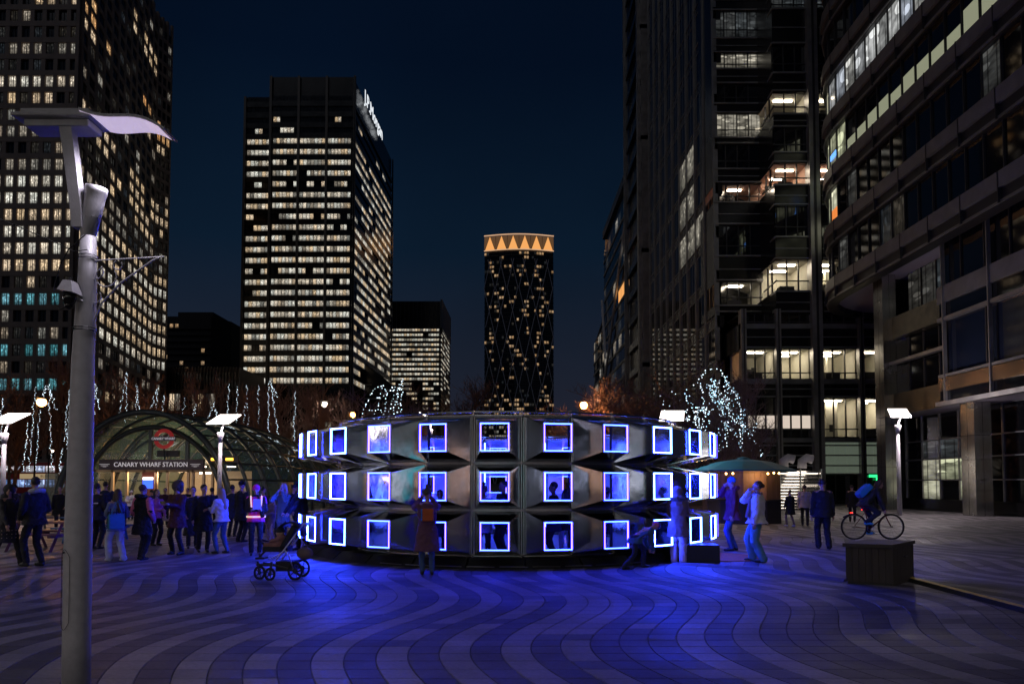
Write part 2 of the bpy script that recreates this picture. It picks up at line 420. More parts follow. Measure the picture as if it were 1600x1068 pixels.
def lit_rule(kind, i, j, ncol):
    r = h2(j, 40+kind)
    if j < 5: return (.0, of_half)
    if kind == 0:
        if j in (5, 7, 10): return (.85, of_teal) if j != 10 else (.95, of_teal)
        if j in (6, 8): return (.5, of_half)
        if j in (9, 11): return (.35, of_half) if j == 9 else (.3, of_warm)
        if 12 <= j <= 17: return (.93, of_white if j % 3 else of_warm)
        if j == 18: return (.6, of_half)
        if j in (19, 21): return (.35, of_half)
        if j == 20: return (.7, of_half)
        if j == 22: return (.25, of_warm)
        if j == 23: return (.97, of_white)
        if j == 25: return (.7, of_half)
        if j == 26: return (.15, of_warm)
        if j in (28, 29): return ((.9 if i > ncol-5 else .0), of_warm)
        if j == 31: return ((1.0 if i == ncol-6 else 0), of_orange)
        return (.03, of_half)
    if j in (5, 6): return (.80 if i > ncol*.25 else .4, of_warm if j == 5 else of_half)
    if j in (7, 8): return (.35, of_half)
    if 9 <= j <= 16: return (.95, of_white if j % 2 else of_warm)
    if j in (17, 18): return (.75, of_half)
    if 19 <= j <= 22: return (.62 if i > ncol*.5 else .4, of_warm)
    if j in (23, 24): return (.3 if i > ncol*.6 else .05, of_half)
    if j in (27, 28, 29): return (.9 if i < 2 else .06, of_orange if j > 27 else of_warm)
    if j in (33, 34): return (.55 if i > ncol*.55 else .05, of_warm)
    return (.03, of_half)
zb = zat(640, dA)-6*fl+2.0
tower_face(gfront, 20, 0, True, 2.5, 38)
tower_face(gside, 12, 1, True, 2.5, 38)
tower_face(gch, 3, 2, False, 2.5, 38)
gr.build('stone_grid', None, T, kind='stuff'); stuffw.build('windows', None, T, kind='stuff')

# ---------------------------------------------------------------- the bank tower in the middle
black_clad = mat('black_cladding', (.012, .012, .013), .22, .2, noise=.2, scale=.3)
fin = mat('grey_fin', (.12, .11, .10), .5, .3)
B = thing('office_tower', 'tall black office tower with lit window bands and a white sign on its side', 'tower')
dJ = 278.0
pitch = 4.22
xl = xat(376, 500, dJ); x1 = xat(418, 500, dJ); xr = xat(551, 500, dJ); xe = xat(612, 500, 352); yE = 352
zt1 = at(560, 119, dJ).z; zt0 = at(400, 149, dJ).z
b = MB()
prism(b, [(x1, dJ+.7), (xr-.7, dJ+.7), (xe-.7, yE), (x1, yE)], 0, zt1, black_clad)
prism(b, [(xl, dJ+1.7), (x1-.01, dJ+1.7), (x1-.01, yE-8), (xl, yE-8)], 0, zt0, black_clad)
b.build('wall', None, B)
ff = Face((x1, dJ), (xr, dJ)); fs = Face((xr, dJ), (xe, yE)); fw = Face((xl, dJ+1), (x1, dJ+1))
g = MB()
nJ = int((zt1-8)/pitch)
def band(fc, u0, u1, z0, z1, npane, prob, seed, mset, parent, name='window_band'):
    q = MB(); w_ = (u1-u0)/npane; any_ = False
    on = h2(seed, 3) < prob
    for i in range(npane):
        r = h2(seed*13+i, 9)
        if h2(seed*7+i//2, 21) > prob: m = night_glass
        else:
            m = mset[int(r*len(mset))]; any_ = True
        fc.pane(q, u0+i*w_+.12, u0+(i+1)*w_-.12, z0, z1, -.45, m)
    return q.build(name, None, parent)
ms_w = [of_white, of_warm, of_white, of_half, of_white]
for j in range(nJ):
    z = 4+j*pitch; zc = z+pitch
    yfrac = j/nJ
    lit = .0
    if 8 <= j <= nJ-5: lit = .97
    if j in (9,): lit = .93
    if j == nJ-9: lit = .45
    if j == nJ-12: lit = .7
    if j == nJ-4: lit = .22
    if j == nJ-3: lit = .18
    if j in (2, 3): lit = .75
    if j in (1, 4): lit = .5
    if j < 8 and j > 4: lit = 0
    segs = [(.9, ff.L/3-.5), (ff.L/3+.5, ff.L*2/3-.5), (ff.L*2/3+.5, ff.L-1.4)]
    for k, (u0, u1) in enumerate(segs):
        band(ff, u0, u1, z+1.35, zc-.75, 7, lit, j*5+k, ms_w, B)
    band(fw, .8, fw.L-.5, z+1.35, zc-.75, 6, lit*.93, j*5+4+400, ms_w, B)
    if j < nJ-2: band(fs, 1.5, fs.L-2, z+1.35, zc-.75, 22, lit*.86, j*5+3+900, [of_white, of_half, of_warm], B)
    for fc in (ff, fs, fw): fc.bar(g, 0, fc.L, z-.75, z+1.35, -.6, -.05, black_clad)
for fc, n_ in ((ff, 3), (fw, 1), (fs, 1)):
    for i in range(n_+1):
        u = fc.L*i/n_; fc.bar(g, u-.45, u+.45, 0, zt0 if fc is fw else zt1, -.3, .25, fin if fc is not fs else black_clad)
    k = int(fc.L/2)
    for i in range(k):
        u = (i+.5)*fc.L/k; fc.bar(g, u-.05, u+.05, 0, 34 if fc is not fs else 20, -.3, .12, fin)
g.build('facade_frame', None, B, kind='stuff')
def text_mesh(s, size, depth, m, name, bold=False):
    cu = bpy.data.curves.new('t', 'FONT'); cu.body = s; cu.size = size; cu.extrude = depth; cu.align_x = 'CENTER'; cu.align_y = 'CENTER'
    if bold: cu.offset = size*.012
    cu.resolution_u = 2
    o = bpy.data.objects.new('t', cu); C.objects.link(o)
    dg = bpy.context.evaluated_depsgraph_get(); me = bpy.data.meshes.new_from_object(o.evaluated_get(dg)); me.name = name
    bpy.data.objects.remove(o); bpy.data.curves.remove(cu); me.materials.clear(); me.materials.append(m); return me
sign_w = emi('white_sign_light', (.9, .95, 1.0), .85, nee=False)
tm = text_mesh('J.P.Morgan', 7.5, .1, sign_w, 'sign_lettering')
ang = atan2(fs.d.y, fs.d.x)
s_ = put('sign_lettering', tm, B, fs.p(fs.L*.40, zat(178, 305), .8), rot=(radians(90), 0, ang))
wd = max(v.co.x for v in tm.vertices)-min(v.co.x for v in tm.vertices); s_.scale = (fs.L*.46/wd, 1.05, 1)

# ---------------------------------------------------------------- far block right of it
B = thing('office_tower', 'lower distant office block with bright striped floors just right of the black tower', 'tower')
d2 = 420.0
x0 = xat(600, 560, d2); x1_ = xat(690, 560, d2); xe2 = xat(704, 560, 470); zt = at(640, 470, d2).z
b = MB(); prism(b, [(x0, d2+.8), (x1_-.5, d2+.8), (xe2-.5, 470), (x0, 470)], 0, zt, black_clad); b.build('wall', None, B)
f1 = Face((x0, d2), (x1_, d2)); f2 = Face((x1_, d2), (xe2, 470)); g = MB()
nr = 18; zlo = zat(650, d2); zhi = zat(512, d2); pp = (zhi-zlo)/nr
for j in range(nr):
    z = zlo+j*pp
    band(f1, .4, f1.L-1.5, z+.9, z+pp-.5, 20, (.35 if j in (6, 3) else (.6 if j < 7 else .97)), j+3000, [of_white, of_white, of_warm, of_half], B)
    band(f2, 1, f2.L-1, z+.9, z+pp-.5, 12, .7 if j > 5 else .2, j+3100, [of_half, of_white], B)
    f1.bar(g, 0, f1.L, z-.5, z+.9, -.6, 0, black_clad); f2.bar(g, 0, f2.L, z-.5, z+.9, -.6, 0, black_clad)
fin2 = mat('pale_mullion', (.05, .055, .07), .5)
for i in range(15):
    f1.bar(g, i*f1.L/14-.06, i*f1.L/14+.06, zhi, zt, -.1, .1, fin2)
f2.bar(g, 0, f2.L, zhi, zt+1, -.8, .2, mat('blue_grey_cladding', (.06, .075, .10), .4))
g.build('facade_frame', None, B, kind='stuff')

# ---------------------------------------------------------------- diamond tower with a lit crown
B = thing('residential_tower', 'distant residential tower with diagonal lattice and a crown of golden lit triangles', 'tower')
dN = 654.0
xa = xat(756, 500, dN); xb = xat(866, 500, dN); zt = at(811, 366, dN).z; zc0 = at(811, 391, dN).z
lat = mat('lattice_steel', (.55, .55, .60), .5, .0)
npx = 7
def arc_pt(u):  # gently bowed front
    x = lerp(xa, xb, u); return Vector((x, dN-6*sin(pi*u)+6, 0))
b = MB(); pts = [tuple(arc_pt(i/npx)[:2]) for i in range(npx+1)]
prism(b, [(p[0]+(.6 if i == 0 else (-.6 if i == npx else 0)), p[1]+.9) for i, p in enumerate(pts)]+[(xb-.6, dN+36), (xa+.6, dN+36)], 0, zt-2, black_clad); b.build('wall', None, B)
g = MB(); q = MB(); nfl = 52; fh = zc0/nfl
apt = office('apartment_warm', (1.0, .58, .26), (1.0, .68, .40), .50); 
for k in range(6):
    P0, P1 = pts[k][:2], pts[k+1][:2]
    if k == 5: P1 = pts[7][:2]
    fc = Face(pts[k], pts[k+1])
for k in range(npx):
    fc = Face(pts[k], pts[k+1])
    for j in range(4, nfl):
        for i in range(4):
            r = h2(j*40+k*5+i, 4000)
            lowleft = (k < 3 and j < 15)
            pr = .24+(.16 if j < 20 else 0)+(.25 if lowleft else 0)
            m = night_glass
            if h2(j*9+k*2+i//2, 4100) < pr+.04 and r < .75: m = (dim_glass if h2(j+i, k) < .35 else apt) if not lowleft else of_half
            fc.pane(q, (i+.12)*fc.L/4, (i+.88)*fc.L/4, j*fh+.7, j*fh+fh-.9, .0, m)
        fc.bar(g, 0, fc.L, j*fh-.15, j*fh+.15, -.3, .25, mat('balcony_edge', (.09, .09, .1), .5))
q.build('windows', None, B, kind='stuff'); g.build('floor_edges', None, B, kind='stuff')
g = MB()
def surf(u, z, o=-.6): p = arc_pt(min(max(u, 0), 1)); return Vector((p.x, p.y+o, z))
per = 1/3.0; hz = zc0*.42
def diag(u0, z0, u1, z1):
    n_ = 10; P = []
    for i in range(n_+1):
        u = lerp(u0, u1, i/n_); z = lerp(z0, z1, i/n_)
        if 0 <= u <= 1 and 0 <= z <= zc0: P.append(surf(u, z))
    if len(P) > 1: g.tube(P, .30, 4, None)
for k in range(-3, 7):
    for u in (0, 1/6):
        for lv in range(3):
            diag(k*per+u, lv*hz, k*per+u+per*.95, (lv+1)*hz); diag(k*per+u+per*.95, lv*hz, k*per+u, (lv+1)*hz)
g.build('diagonal_lattice', lat, B, kind='stuff')
crown_l = emi('golden_light', (1.0, .44, .13), .85, nee=False)
crown_d = emi('dim_golden_light', (1.0, .50, .22), .10, nee=False)
rail = emi('golden_edge_light', (1.0, .60, .34), .6, nee=False)
for k in range(6):
    u0 = (k+.02)/6; u1 = (k+.98)/6; um = (k+.5)/6
    q = MB(); q.solid([surf(u0+.012, zc0+1.5, -1.2), surf(u1-.012, zc0+1.5, -1.2), surf(um, zt-1.2, -1.2), surf(u0+.012, zc0+1.5, -.6), surf(u1-.012, zc0+1.5, -.6), surf(um, zt-1.2, -.6)],
                     [(0, 1, 2), (3, 5, 4), (0, 2, 5, 3), (1, 4, 5, 2), (0, 3, 4, 1)], crown_l)
    q.build('lit_triangle', None, B)
    q = MB(); q.face([surf(um, zt-1, -.4), surf(k/6, zc0+1, -.4), surf(u0, zt-1, -.4)][::-1], crown_d); q.face([surf(um, zt-1, -.4), surf(u1, zt-1, -.4), surf((k+1)/6, zc0+1, -.4)][::-1], crown_d)
    q.build('crown_panel', None, B)
q = MB(); q.tube([surf(i/12, zt, -1) for i in range(13)], .55, 4); q.build('crown_rail', rail, B)
q = MB(); q.tube([surf(i/12, zc0+.9, -1) for i in range(13)], .5, 4); q.build('crown_rail', rail, B)

# ---------------------------------------------------------------- far left apartment block and low building
B = thing('apartment_building', 'distant dark apartment building with a few orange windows between the two left towers', 'building')
d3 = 350.0; x0 = xat(255, 540, d3); x1_ = xat(346, 540, d3); zt = at(300, 486, d3).z
b = MB(); prism(b, [(x0, d3), (x1_-5, d3), (x1_, d3+12), (x1_, d3+30), (x0, d3+30)], 0, zt-2.5, mat('dark_brick', (.03, .028, .03), .8))
b.box(xat(275, 500, d3), xat(330, 500, d3), d3+2, d3+20, zt-2.6, zt, MATS['dark_brick']); b.build('wall', None, B)
f1 = Face((x0, d3-.05), (x1_-5, d3-.05)); q = MB(); g = MB()
for j in range(26):
    z = 3+j*3
    if z > zt-6: break
    f1.bar(g, 0, f1.L, z-.3, z+.3, -.1, .9, MATS['dark_brick'])
    for i in range(9):
        r = h2(j*11+i, 5000)
        if r < .16: f1.pane(q, (i+.2)*f1.L/9, (i+.8)*f1.L/9, z+.6, z+2.4, .06, apt if r < .12 else of_half)
q.build('windows', None, B, kind='stuff'); g.build('balconies', None, B, kind='stuff')
B = thing('office_building', 'low glazed building behind the bare trees left of the black tower', 'building')
d4 = 250.0; x0 = xat(225, 600, d4); x1_ = xat(374, 600, d4); zt = at(300, 574, d4).z
b = MB(); b.box(x0, x1_, d4+.5, d4+25, 0, zt, mat('brown_cladding', (.07, .045, .04), .7)); b.build('wall', None, B)
f1 = Face((x0, d4), (x1_, d4)); g = MB()
for j in range(5):
    z = 3+j*(zt-4)/5
    band(f1, .3, f1.L-.3, z+1, z+(zt-4)/5-.6, 16, (.6, .55, .1, .45, .12)[j], j+5100, [of_half, of_warm, of_half, dim_glass], B)
    f1.bar(g, 0, f1.L, z-.6, z+1, -.5, 0, MATS['brown_cladding'])
for i in range(31): f1.bar(g, i*f1.L/30-.05, i*f1.L/30+.05, zt*.72, zt+.3, -.4, .1, fin)
g.build('facade_frame', None, B, kind='stuff')
# low dark block between the black tower and the striped block (its roof slopes down to the right)
B = thing('office_building', 'dark low wing at the foot of the black tower with unlit floors', 'building')
x0 = xat(556, 600, 300); x1_ = xat(655, 640, 330)
b = MB(); b.solid([(x0, 300, 0), (x1_+6, 300, 0), (x1_+6, 345, 0), (x0, 345, 0), (x0, 300, zat(556, 300)), (x1_+6, 300, zat(640, 300)), (x1_+6, 345, zat(640, 300)), (x0, 345, zat(556, 300))],
                  [(0, 3, 2, 1), (4, 5, 6, 7), (0, 1, 5, 4), (1, 2, 6, 5), (2, 3, 7, 6), (3, 0, 4, 7)], black_clad); b.build('wall', None, B)
g = MB()
for i in range(7):
    z = zat(560, 300)*(.9-.11*i); x9 = x0+(x1_-x0)*min(1, .15+.14*i); g.box(x0, x9, 299.7, 299.9, z, z+.5, fin)
g.build('floor_edge', None, B, kind='stuff')
# ================================================================== RIGHT SIDE BUILDINGS
clear_glass = mat('clear_window_glass', (.02, .025, .03), .03, 0, spec=.6, alpha=.14)
room_wall = mat('office_wall', (.60, .58, .48), .8, noise=.08, scale=1.5)
room_pink = mat('office_wall_pink', (.62, .38, .28), .8)
room_dark = mat('office_furniture', (.035, .035, .04), .6)
strip_l = emi('ceiling_light', (1.0, .86, .66), 26.0)
strip_w = emi('ceiling_light_white', (.92, .96, 1.0), 6.0)
trim = mat('dull_metal_trim', (.20, .205, .21), .45, .6, noise=.2, scale=1.0)
trim2 = mat('pale_metal_band', (.27, .265, .26), .42, .65, noise=.22, scale=1.2, bump=.1, bscale=2)
louv = emi('backlit_louvre_panel', (.50, .62, .46), .13, nee=False, base=(.12, .14, .12))
flat_glass = mat('flat_black_glass', (.006, .007, .008), .03, 0, spec=1.0)
blind = emi('lit_blind', (.75, .78, .52), .30, nee=False)
def room(fc, u0, u1, z0, z1, parent, depth=4.2, left=True, wallm=None, nl=2, seed=0, lm=None, furn=True, part=None):
    """a lit office behind the glass: walls, ceiling lamps, desks"""
    q = MB(); wm = wallm or room_wall; rr = random.Random(seed)
    q.face([fc.p(u0, z0, -depth), fc.p(u1, z0, -depth), fc.p(u1, z1, -depth), fc.p(u0, z1, -depth)], wm)
    if left: q.face([fc.p(u0, z0, -.25), fc.p(u0, z0, -depth), fc.p(u0, z1, -depth), fc.p(u0, z1, -.25)], wm)
    q.face([fc.p(u1, z0, -.25), fc.p(u1, z0, -depth), fc.p(u1, z1, -depth), fc.p(u1, z1, -.25)], wm)
    q.face([fc.p(u0, z1-.02, -.25), fc.p(u1, z1-.02, -.25), fc.p(u1, z1-.02, -depth), fc.p(u0, z1-.02, -depth)], wm)
    q.face([fc.p(u0, z0+.02, -.25), fc.p(u1, z0+.02, -.25), fc.p(u1, z0+.02, -depth), fc.p(u0, z0+.02, -depth)], room_dark)
    L = u1-u0; k = max(1, int(L/2.2))
    for i in range(k):
        uc = u0+(i+.5)*L/k
        for d_ in ([1.2, 3.0][:nl]):
            fc.bar(q, uc-.75+rr.uniform(-.2, .2), uc+.65, z1-.10, z1-.04, -d_-.28, -d_, lm or strip_l)
        if furn:
            if rr.random() < .7: fc.bar(q, uc-.7, uc+.5, z0+.02, z0+.55+rr.random()*.3, -1.9, -1.1, room_dark)
            if rr.random() < .5: fc.bar(q, uc-.3, uc+.1, z0+.5, z0+1.1, -1.5, -1.4, room_dark)
            if rr.random() < .35: fc.bar(q, uc+.3, uc+.7, z0+.02, z1-.1, -3.4, -3.0, wm)
            if rr.random() < .3: fc.bar(q, uc-.9, uc+.8, z0+1.0, z0+1.3, -3.9, -3.6, room_dark)
    q.build('lit_room', None, parent)
def glazing(fc, u0, u1, z0, z1, n, parent, m, g, trans=.32, o=-.2, name='window', sill=True):
    """n panes of a row, each a part, with mullions in the shared frame mesh g"""
    w_ = (u1-u0)/n
    key = (round(w_, 3), round(z1-z0, 3), round(fc.d.x, 3), round(fc.d.y, 3), m.name)
    if key not in SH:
        q = MB(); base = Face((0, 0), (fc.d.x, fc.d.y)); base.pane(q, .04, w_-.04, 0, z1-z0, 0); SH[key] = q.mesh(name, m)
    for i in range(n):
        put(name, SH[key], parent, fc.p(u0+i*w_, z0, o))
        if i: fc.bar(g, u0+i*w_-.045, u0+i*w_+.045, z0, z1, o-.06, o+.08, dark_metal)
    if trans: fc.bar(g, u0, u1, z0+(z1-z0)*trans-.04, z0+(z1-z0)*trans+.04, o-.05, o+.06, dark_metal)

B = thing('office_building', 'stepped dark office building with a tall steel pier behind the drinks hut', 'building')
dm = 60.0; db = 63.7
XL = at(1118, 400, db).x; XM0 = at(1192, 400, db).x; XM1 = at(1212, 400, dm).x; XR = 37.0
XLow = at(1158, 600, dm).x
fm = Face((XM1, dm), (XR, dm)); fb = Face((XL, db), (XM0, db)); fk = Face((XM0, db), (XM1, dm)); fl_ = Face((XLow, dm), (XR, dm))
fs2 = Face((XL, 94.0), (XL, db))            # long side facing the plaza
H2 = 92.0
zsplit = zat(489, dm)
body = MB()
prism(body, [(XL+5, db+5), (XM0+5, db+5), (XM1+5, dm+5), (XR, dm+5), (XR, 94), (XL+5, 94)], zsplit+.01, H2, black_clad)
prism(body, [(XLow+.6, dm+5), (XR, dm+5), (XR, 94), (XLow+.6, 94)], 0, zsplit, black_clad)
prism(body, [(XL+.7, db+.9), (XL+5, db+5), (XL+5, 93.9), (XL+.7, 93.9)], 0, H2-.02, black_clad)
body.build('wall', None, B)
g = MB()
def zz(y, d=dm): return zat(y, d)
def slab(fc, u0, u1, z0, z1):
    fc.bar(g, u0, u1, z0, z1, -5, -.02, black_clad)
    h = z1-z0
    if h > .5:
        fc.bar(g, u0, u1, z1-.16, z1-.04, -.02, .10, trim); fc.bar(g, u0, u1, z0+.10, z0+.20, -.02, .08, trim)
        if h > 1.2: fc.bar(g, u0, u1, z0+h*.45, z0+h*.45+.07, -.02, .05, trim)
# upper main face rows  (top y, bottom y, what is behind)
rows_m = [(406, 453, 'white'), (322, 368, None), (255, 287, 'pink'), (200, 236, None), (144, 176, 'dimroom'), (70, 112, None), (-8, 12, 'blue'), (-90, -50, None), (-180, -130, None), (-290, -230, None)]
rows_b = [(440, 475, 'white'), (352, 398, None), (287, 314, 'pink'), (226, 262, None), (178, 213, 'dim'), (132, 160, None), (84, 106, 'green'), (18, 58, 'blue'), (-60, -20, None), (-140, -90, None), (-230, -180, None)]
def fill(fc, u0, u1, rows, d, np_, z_lo, seed):
    zprev = z_lo
    for k, (yt, yb, st) in enumerate(rows):
        z0 = zz(yb, d); z1 = zz(yt, d)
        slab(fc, u0, u1, zprev, z0); zprev = z1
        if st in ('white', 'pink', 'dimroom'):
            room(fc, u0+.05, u1-.05, z0, z1, B, wallm=room_pink if st == 'pink' else room_wall, nl=2 if st != 'dimroom' else 1, seed=seed+k, lm=strip_l, left=not (fc is fm and u0 == 0))
            glazing(fc, u0, u1, z0, z1, np_, B, clear_glass, g)
        else:
            m = {'blue': near_dim, 'green': near_half, 'dim': near_half}.get(st, black_glass)
            glazing(fc, u0, u1, z0, z1, np_, B, m, g)
            fc.bar(g, u0, u1, z0, z1, -5, -.3, black_clad)
    slab(fc, u0, u1, zprev, H2)
Lp = at(1268, 400, dm).x-XM1; Lp2 = at(1284, 400, dm).x-XM1
fill(fm, 0, Lp-.1, rows_m, dm, 3, zsplit, 10)
fill(fm, Lp2+.1, fm.L, rows_m, dm, 9, zsplit, 30)
fill(fb, 0, fb.L, rows_b, db, 4, zat(489, db), 50)
# angled link between the two
zp = zsplit
for k, (yt, yb, st) in enumerate(rows_m):
    z0 = zz(yb); z1 = zz(yt)
    fk.bar(g, .05, fk.L-.05, zp, z0, -.5, -.02, black_clad); fk.bar(g, 0, fk.L, z0-.2, z0-.05, -.02, .08, trim); fk.bar(g, 0, fk.L, zp+.1, zp+.22, -.02, .08, trim); zp = z1
    glazing(fk, 0, fk.L, z0, z1, 3, B, clear_glass if st in ('white', 'pink', 'dimroom') else black_glass, g, o=-.05)
fk.bar(g, 0, fk.L, zp, H2, -1, -.02, black_clad)
# lower wide section, standing on the square
rows_l = [(622, 682, 'L1'), (545, 591, 'L2'), (462, 505, None)]
piers = [1158, 1212, 1268, 1341, 1392, 1450]
zprev = zz(684)
for k, (yt, yb, st) in enumerate(rows_l):
    z0 = zz(yb); z1 = min(zz(yt), zsplit-.1) if st is None else zz(yt)
    slab(fl_, 0, fl_.L, zprev, z0)
    fl_.bar(g, 0, fl_.L, z0-.45, z0-.1, .0, .12, trim)
    zprev = z1
    for i in range(len(piers)-1):
        u0 = at(piers[i]+(8 if i != 2 else 16), 600, dm).x-XLow; u1 = at(piers[i+1], 600, dm).x-XLow
        n_ = 3 if i < 3 else 2
        lit = (st == 'L2') or (st == 'L1' and i >= 2)
        if lit:
            room(fl_, u0, u1, z0, z1, B, depth=4.4, nl=2 if not (st == 'L2' and i in (0, 3)) else 1, seed=70+k*9+i)
            glazing(fl_, u0, u1, z0, z1, n_, B, clear_glass, g, trans=.2)
            if st == 'L1' and i == 2: fl_.bar(g, (u0+u1)/2-.55, (u0+u1)/2+.45, z0+.1, z1-.1, -2.4, -1.6, room_wall)
        else:
            glazing(fl_, u0, u1, z0, z1, n_, B, black_glass, g, trans=.2)
            fl_.bar(g, u0, u1, z0, z1, -5, -.3, black_clad)
            if st == 'L1':
                w_ = (u1-u0)/n_
                for c in range(n_):
                    q = MB(); fl_.pane(q, u0+c*w_+.08, u0+(c+1)*w_-.08, z0+.7, z0+1.75, -.17, emi('pale_lit_panel', (1.0, .84, .70), .62, nee=False)); q.build('lit_transom', None, B)
slab(fl_, 0, fl_.L, zprev, zsplit)
# steel piers
q = MB()
for i, px in enumerate(piers):
    u0 = at(px, 600, dm).x-XLow; big = (i == 2)
    w_ = .84 if big else .42
    q = MB(); top = H2-1 if big else zsplit+.3
    fl_.bar(q, u0, u0+w_, 0, top, -.5, .45 if big else .30, trim2 if i < 5 else trim)
    fl_.bar(q, u0+w_*.4, u0+w_*.6, 0, top, .45 if big else .30, .53 if big else .38, dark_metal)
    q.build('pier', None, B)
# louvred panels and entrance at the bottom
for i in range(len(piers)-1):
    u0 = at(piers[i]+(8 if i != 2 else 16), 600, dm).x-XLow; u1 = at(piers[i+1], 600, dm).x-XLow
    ys = [740, 727, 711, 695.5, 684]
    for k in range(4):
        z0 = zz(ys[k]); z1 = zz(ys[k+1])
        nq = 3
        for c in range(nq):
            q = MB(); w_ = (u1-u0)/nq; fl_.bar(q, u0+c*w_+.03, u0+(c+1)*w_-.03, z0+.05, z1-.02, -.3, -.12, louv if i > 1 else black_clad); q.build('louvre_panel', None, B)
        fl_.bar(g, u0, u1, z0-.05, z0+.06, -.2, .05, trim2 if i > 1 else trim)
    fl_.bar(g, u0, u1, 0, zz(741), -2.5, -1.4, black_clad)
    glazing(fl_, u0, u1, .1, zz(742), 2, B, black_glass, g, trans=0, o=-1.2, name='entrance_glass')
exit_g = emi('green_sign_light', (.03, .95, .25), 1.6)
q = MB(); u0 = at(1366, 742, dm).x-XLow; fl_.bar(q, u0, u0+1.15, zz(745), zz(739), -.9, -.8, exit_g); fl_.bar(q, u0+.58, u0+.9, zz(750), zz(745.2), -.9, -.8, exit_g); q.build('green_sign', None, B)
# long side face: fins and stacked floors
fhs = 3.95; nf = int(H2/fhs)
for j in range(1, nf):
    z = j*fhs
    fs2.bar(g, 0, fs2.L, z-.5, z+.55, -.7, -.06, black_clad); fs2.bar(g, 0, fs2.L, z+.44, z+.54, -.06, -.01, trim); fs2.bar(g, 0, fs2.L, z-.5, z-.42, -.06, -.02, trim)
    for i in range(9):
        u0 = i*fs2.L/9; u1 = (i+1)*fs2.L/9
        rr = h2(j*9+i, 6000); m = black_glass
        if j in (6, 7, 8) and i > 4 and rr < .6: m = near_half
        elif rr < .05: m = dim_glass
        if m is black_glass: m = flat_glass
        w_ = (u1-u0)/3
        for c in range(3): fs2.pane(g, u0+c*w_+.08, u0+(c+1)*w_-.08, z+.55, z+fhs-.5, -.05, m)
for i in range(10):
    u = i*fs2.L/9; fs2.bar(g, max(0, u-.16), min(fs2.L, u+.16), 0, H2, -.3, .12, trim)
for i in range(27): fs2.bar(g, (i+.5)*fs2.L/27-.03, (i+.5)*fs2.L/27+.03, 0, H2, -.2, -.03, trim)
g.build('facade_frame', None, B, kind='stuff')

# ---- next tower along the street, seen as a narrow face
B = thing('office_tower', 'narrow dark tower just left of the stepped office building', 'tower')
XB = at(1003, 400, 104).x; Yf = 104.0; Yb = 118.0
b = MB(); prism(b, [(XB+.4, Yf+.4), (XB+16, Yf+.4), (XB+16, Yb), (XB+.4, Yb)], 0, 120, black_clad); b.build('wall', None, B)
g = MB(); f1 = Face((XB, Yb), (XB, Yf)); f0 = Face((XB, Yf), (XB+16, Yf))
for j in range(28):
    z = j*4.1+2
    f1.bar(g, 0, f1.L, z-.4, z+.6, -.3, .05, black_clad)
    m = of_half if (j in (24, 27, 26) or (h2(j, 6100) < .28)) else dim_glass
    band(f1, .5, f1.L-1.5, z+.6, z+3.7, 5, .75 if m is of_half else 0, j+6200, [of_half, of_half, dim_glass], B)
    if j % 4 == 0: f0.bar(g, 0, 16, z-.3, z+.3, 0, .4, trim)
f1.bar(g, f1.L-1.2, f1.L, 0, 120, -.3, .45, trim2); f1.bar(g, 0, .5, 0, 120, -.3, .4, trim)
f0.bar(g, 0, 1.1, 0, 120, -.1, .4, trim2)
g.build('facade_frame', None, B, kind='stuff')

# ---- glazed block further on, with braces
B = thing('office_building', 'far glazed block with diagonal braces right of the diamond tower', 'building')
XC = at(985, 400, 180).x; b = MB(); g = MB()
ya, yb_ = 150.0, at(1, 1, 1) and XC*1150/(945-800)
zt = zat(265, 180)
prism(b, [(XC+.5, yb_), (XC+.5, ya), (XC+20, ya), (XC+20, yb_)], 0, zt, black_clad); b.build('wall', None, B)
f1 = Face((XC, yb_), (XC, ya))
for j in range(int(zt/4.2)):
    z = j*4.2; f1.bar(g, 0, f1.L, z-.35, z+.35, -.4, .08, trim)
    for i in range(16):
        r = h2(j*16+i, 6300); m = of_half if r < .05 else (dim_glass if r < .25 else black_glass)
        if j in (int(zt/4.2)-6,) and 5 < i < 11: m = crown_l  # reflection of the golden crown painted as glowing panes
        if j in (7, 9, 4) and r < .5: m = dim_glass if j != 9 else of_half
        f1.pane(g, i*f1.L/16+.2, (i+1)*f1.L/16-.2, z+.4, z+3.8, -.1, m)
for (u0, z0, u1, z1) in ((0, zt*.35, f1.L*.7, zt*.95), (0, zt*.04, f1.L*.8, zt*.5), (f1.L*.1, zt*.5, 0, zt*.75)):
    g.tube([f1.p(u0, z0, .6), f1.p(u1, z1, .6)], .38, 5, lat)
f1.bar(g, 0, f1.L, zt-.2, zt+2.2, -.5, .3, MATS['blue_grey_cladding'])
g.build('facade_frame', None, B, kind='stuff')
B = thing('office_building', 'lowest far glass building in the street gap with a curved roof edge', 'building')
XD = at(945, 600, 235).x; Yd = XD*1150/(929-800); b = MB(); g = MB()
zt = zat(515, 245)
b.box(XD+.3, XD+18, 232, Yd, 0, zt, black_clad); b.build('wall', None, B); f1 = Face((XD, Yd), (XD, 232))
for j in range(int(zt/4)):
    z = j*4
    for i in range(8):
        r = h2(j*8+i, 6400); f1.pane(g, i*f1.L/8+.4, (i+1)*f1.L/8-.4, z+.5, z+3.6, 0, of_half if r < .22 else (dim_glass if r < .4 else black_glass))
    f1.bar(g, 0, f1.L, z-.3, z+.4, 0, .3, trim)
g.tube([f1.p(f1.L*t, zt+4*sin(pi*t*.5), -1) for t in (0, .25, .5, .75, 1)], .4, 5, trim)
g.build('facade_frame', None, B, kind='stuff')

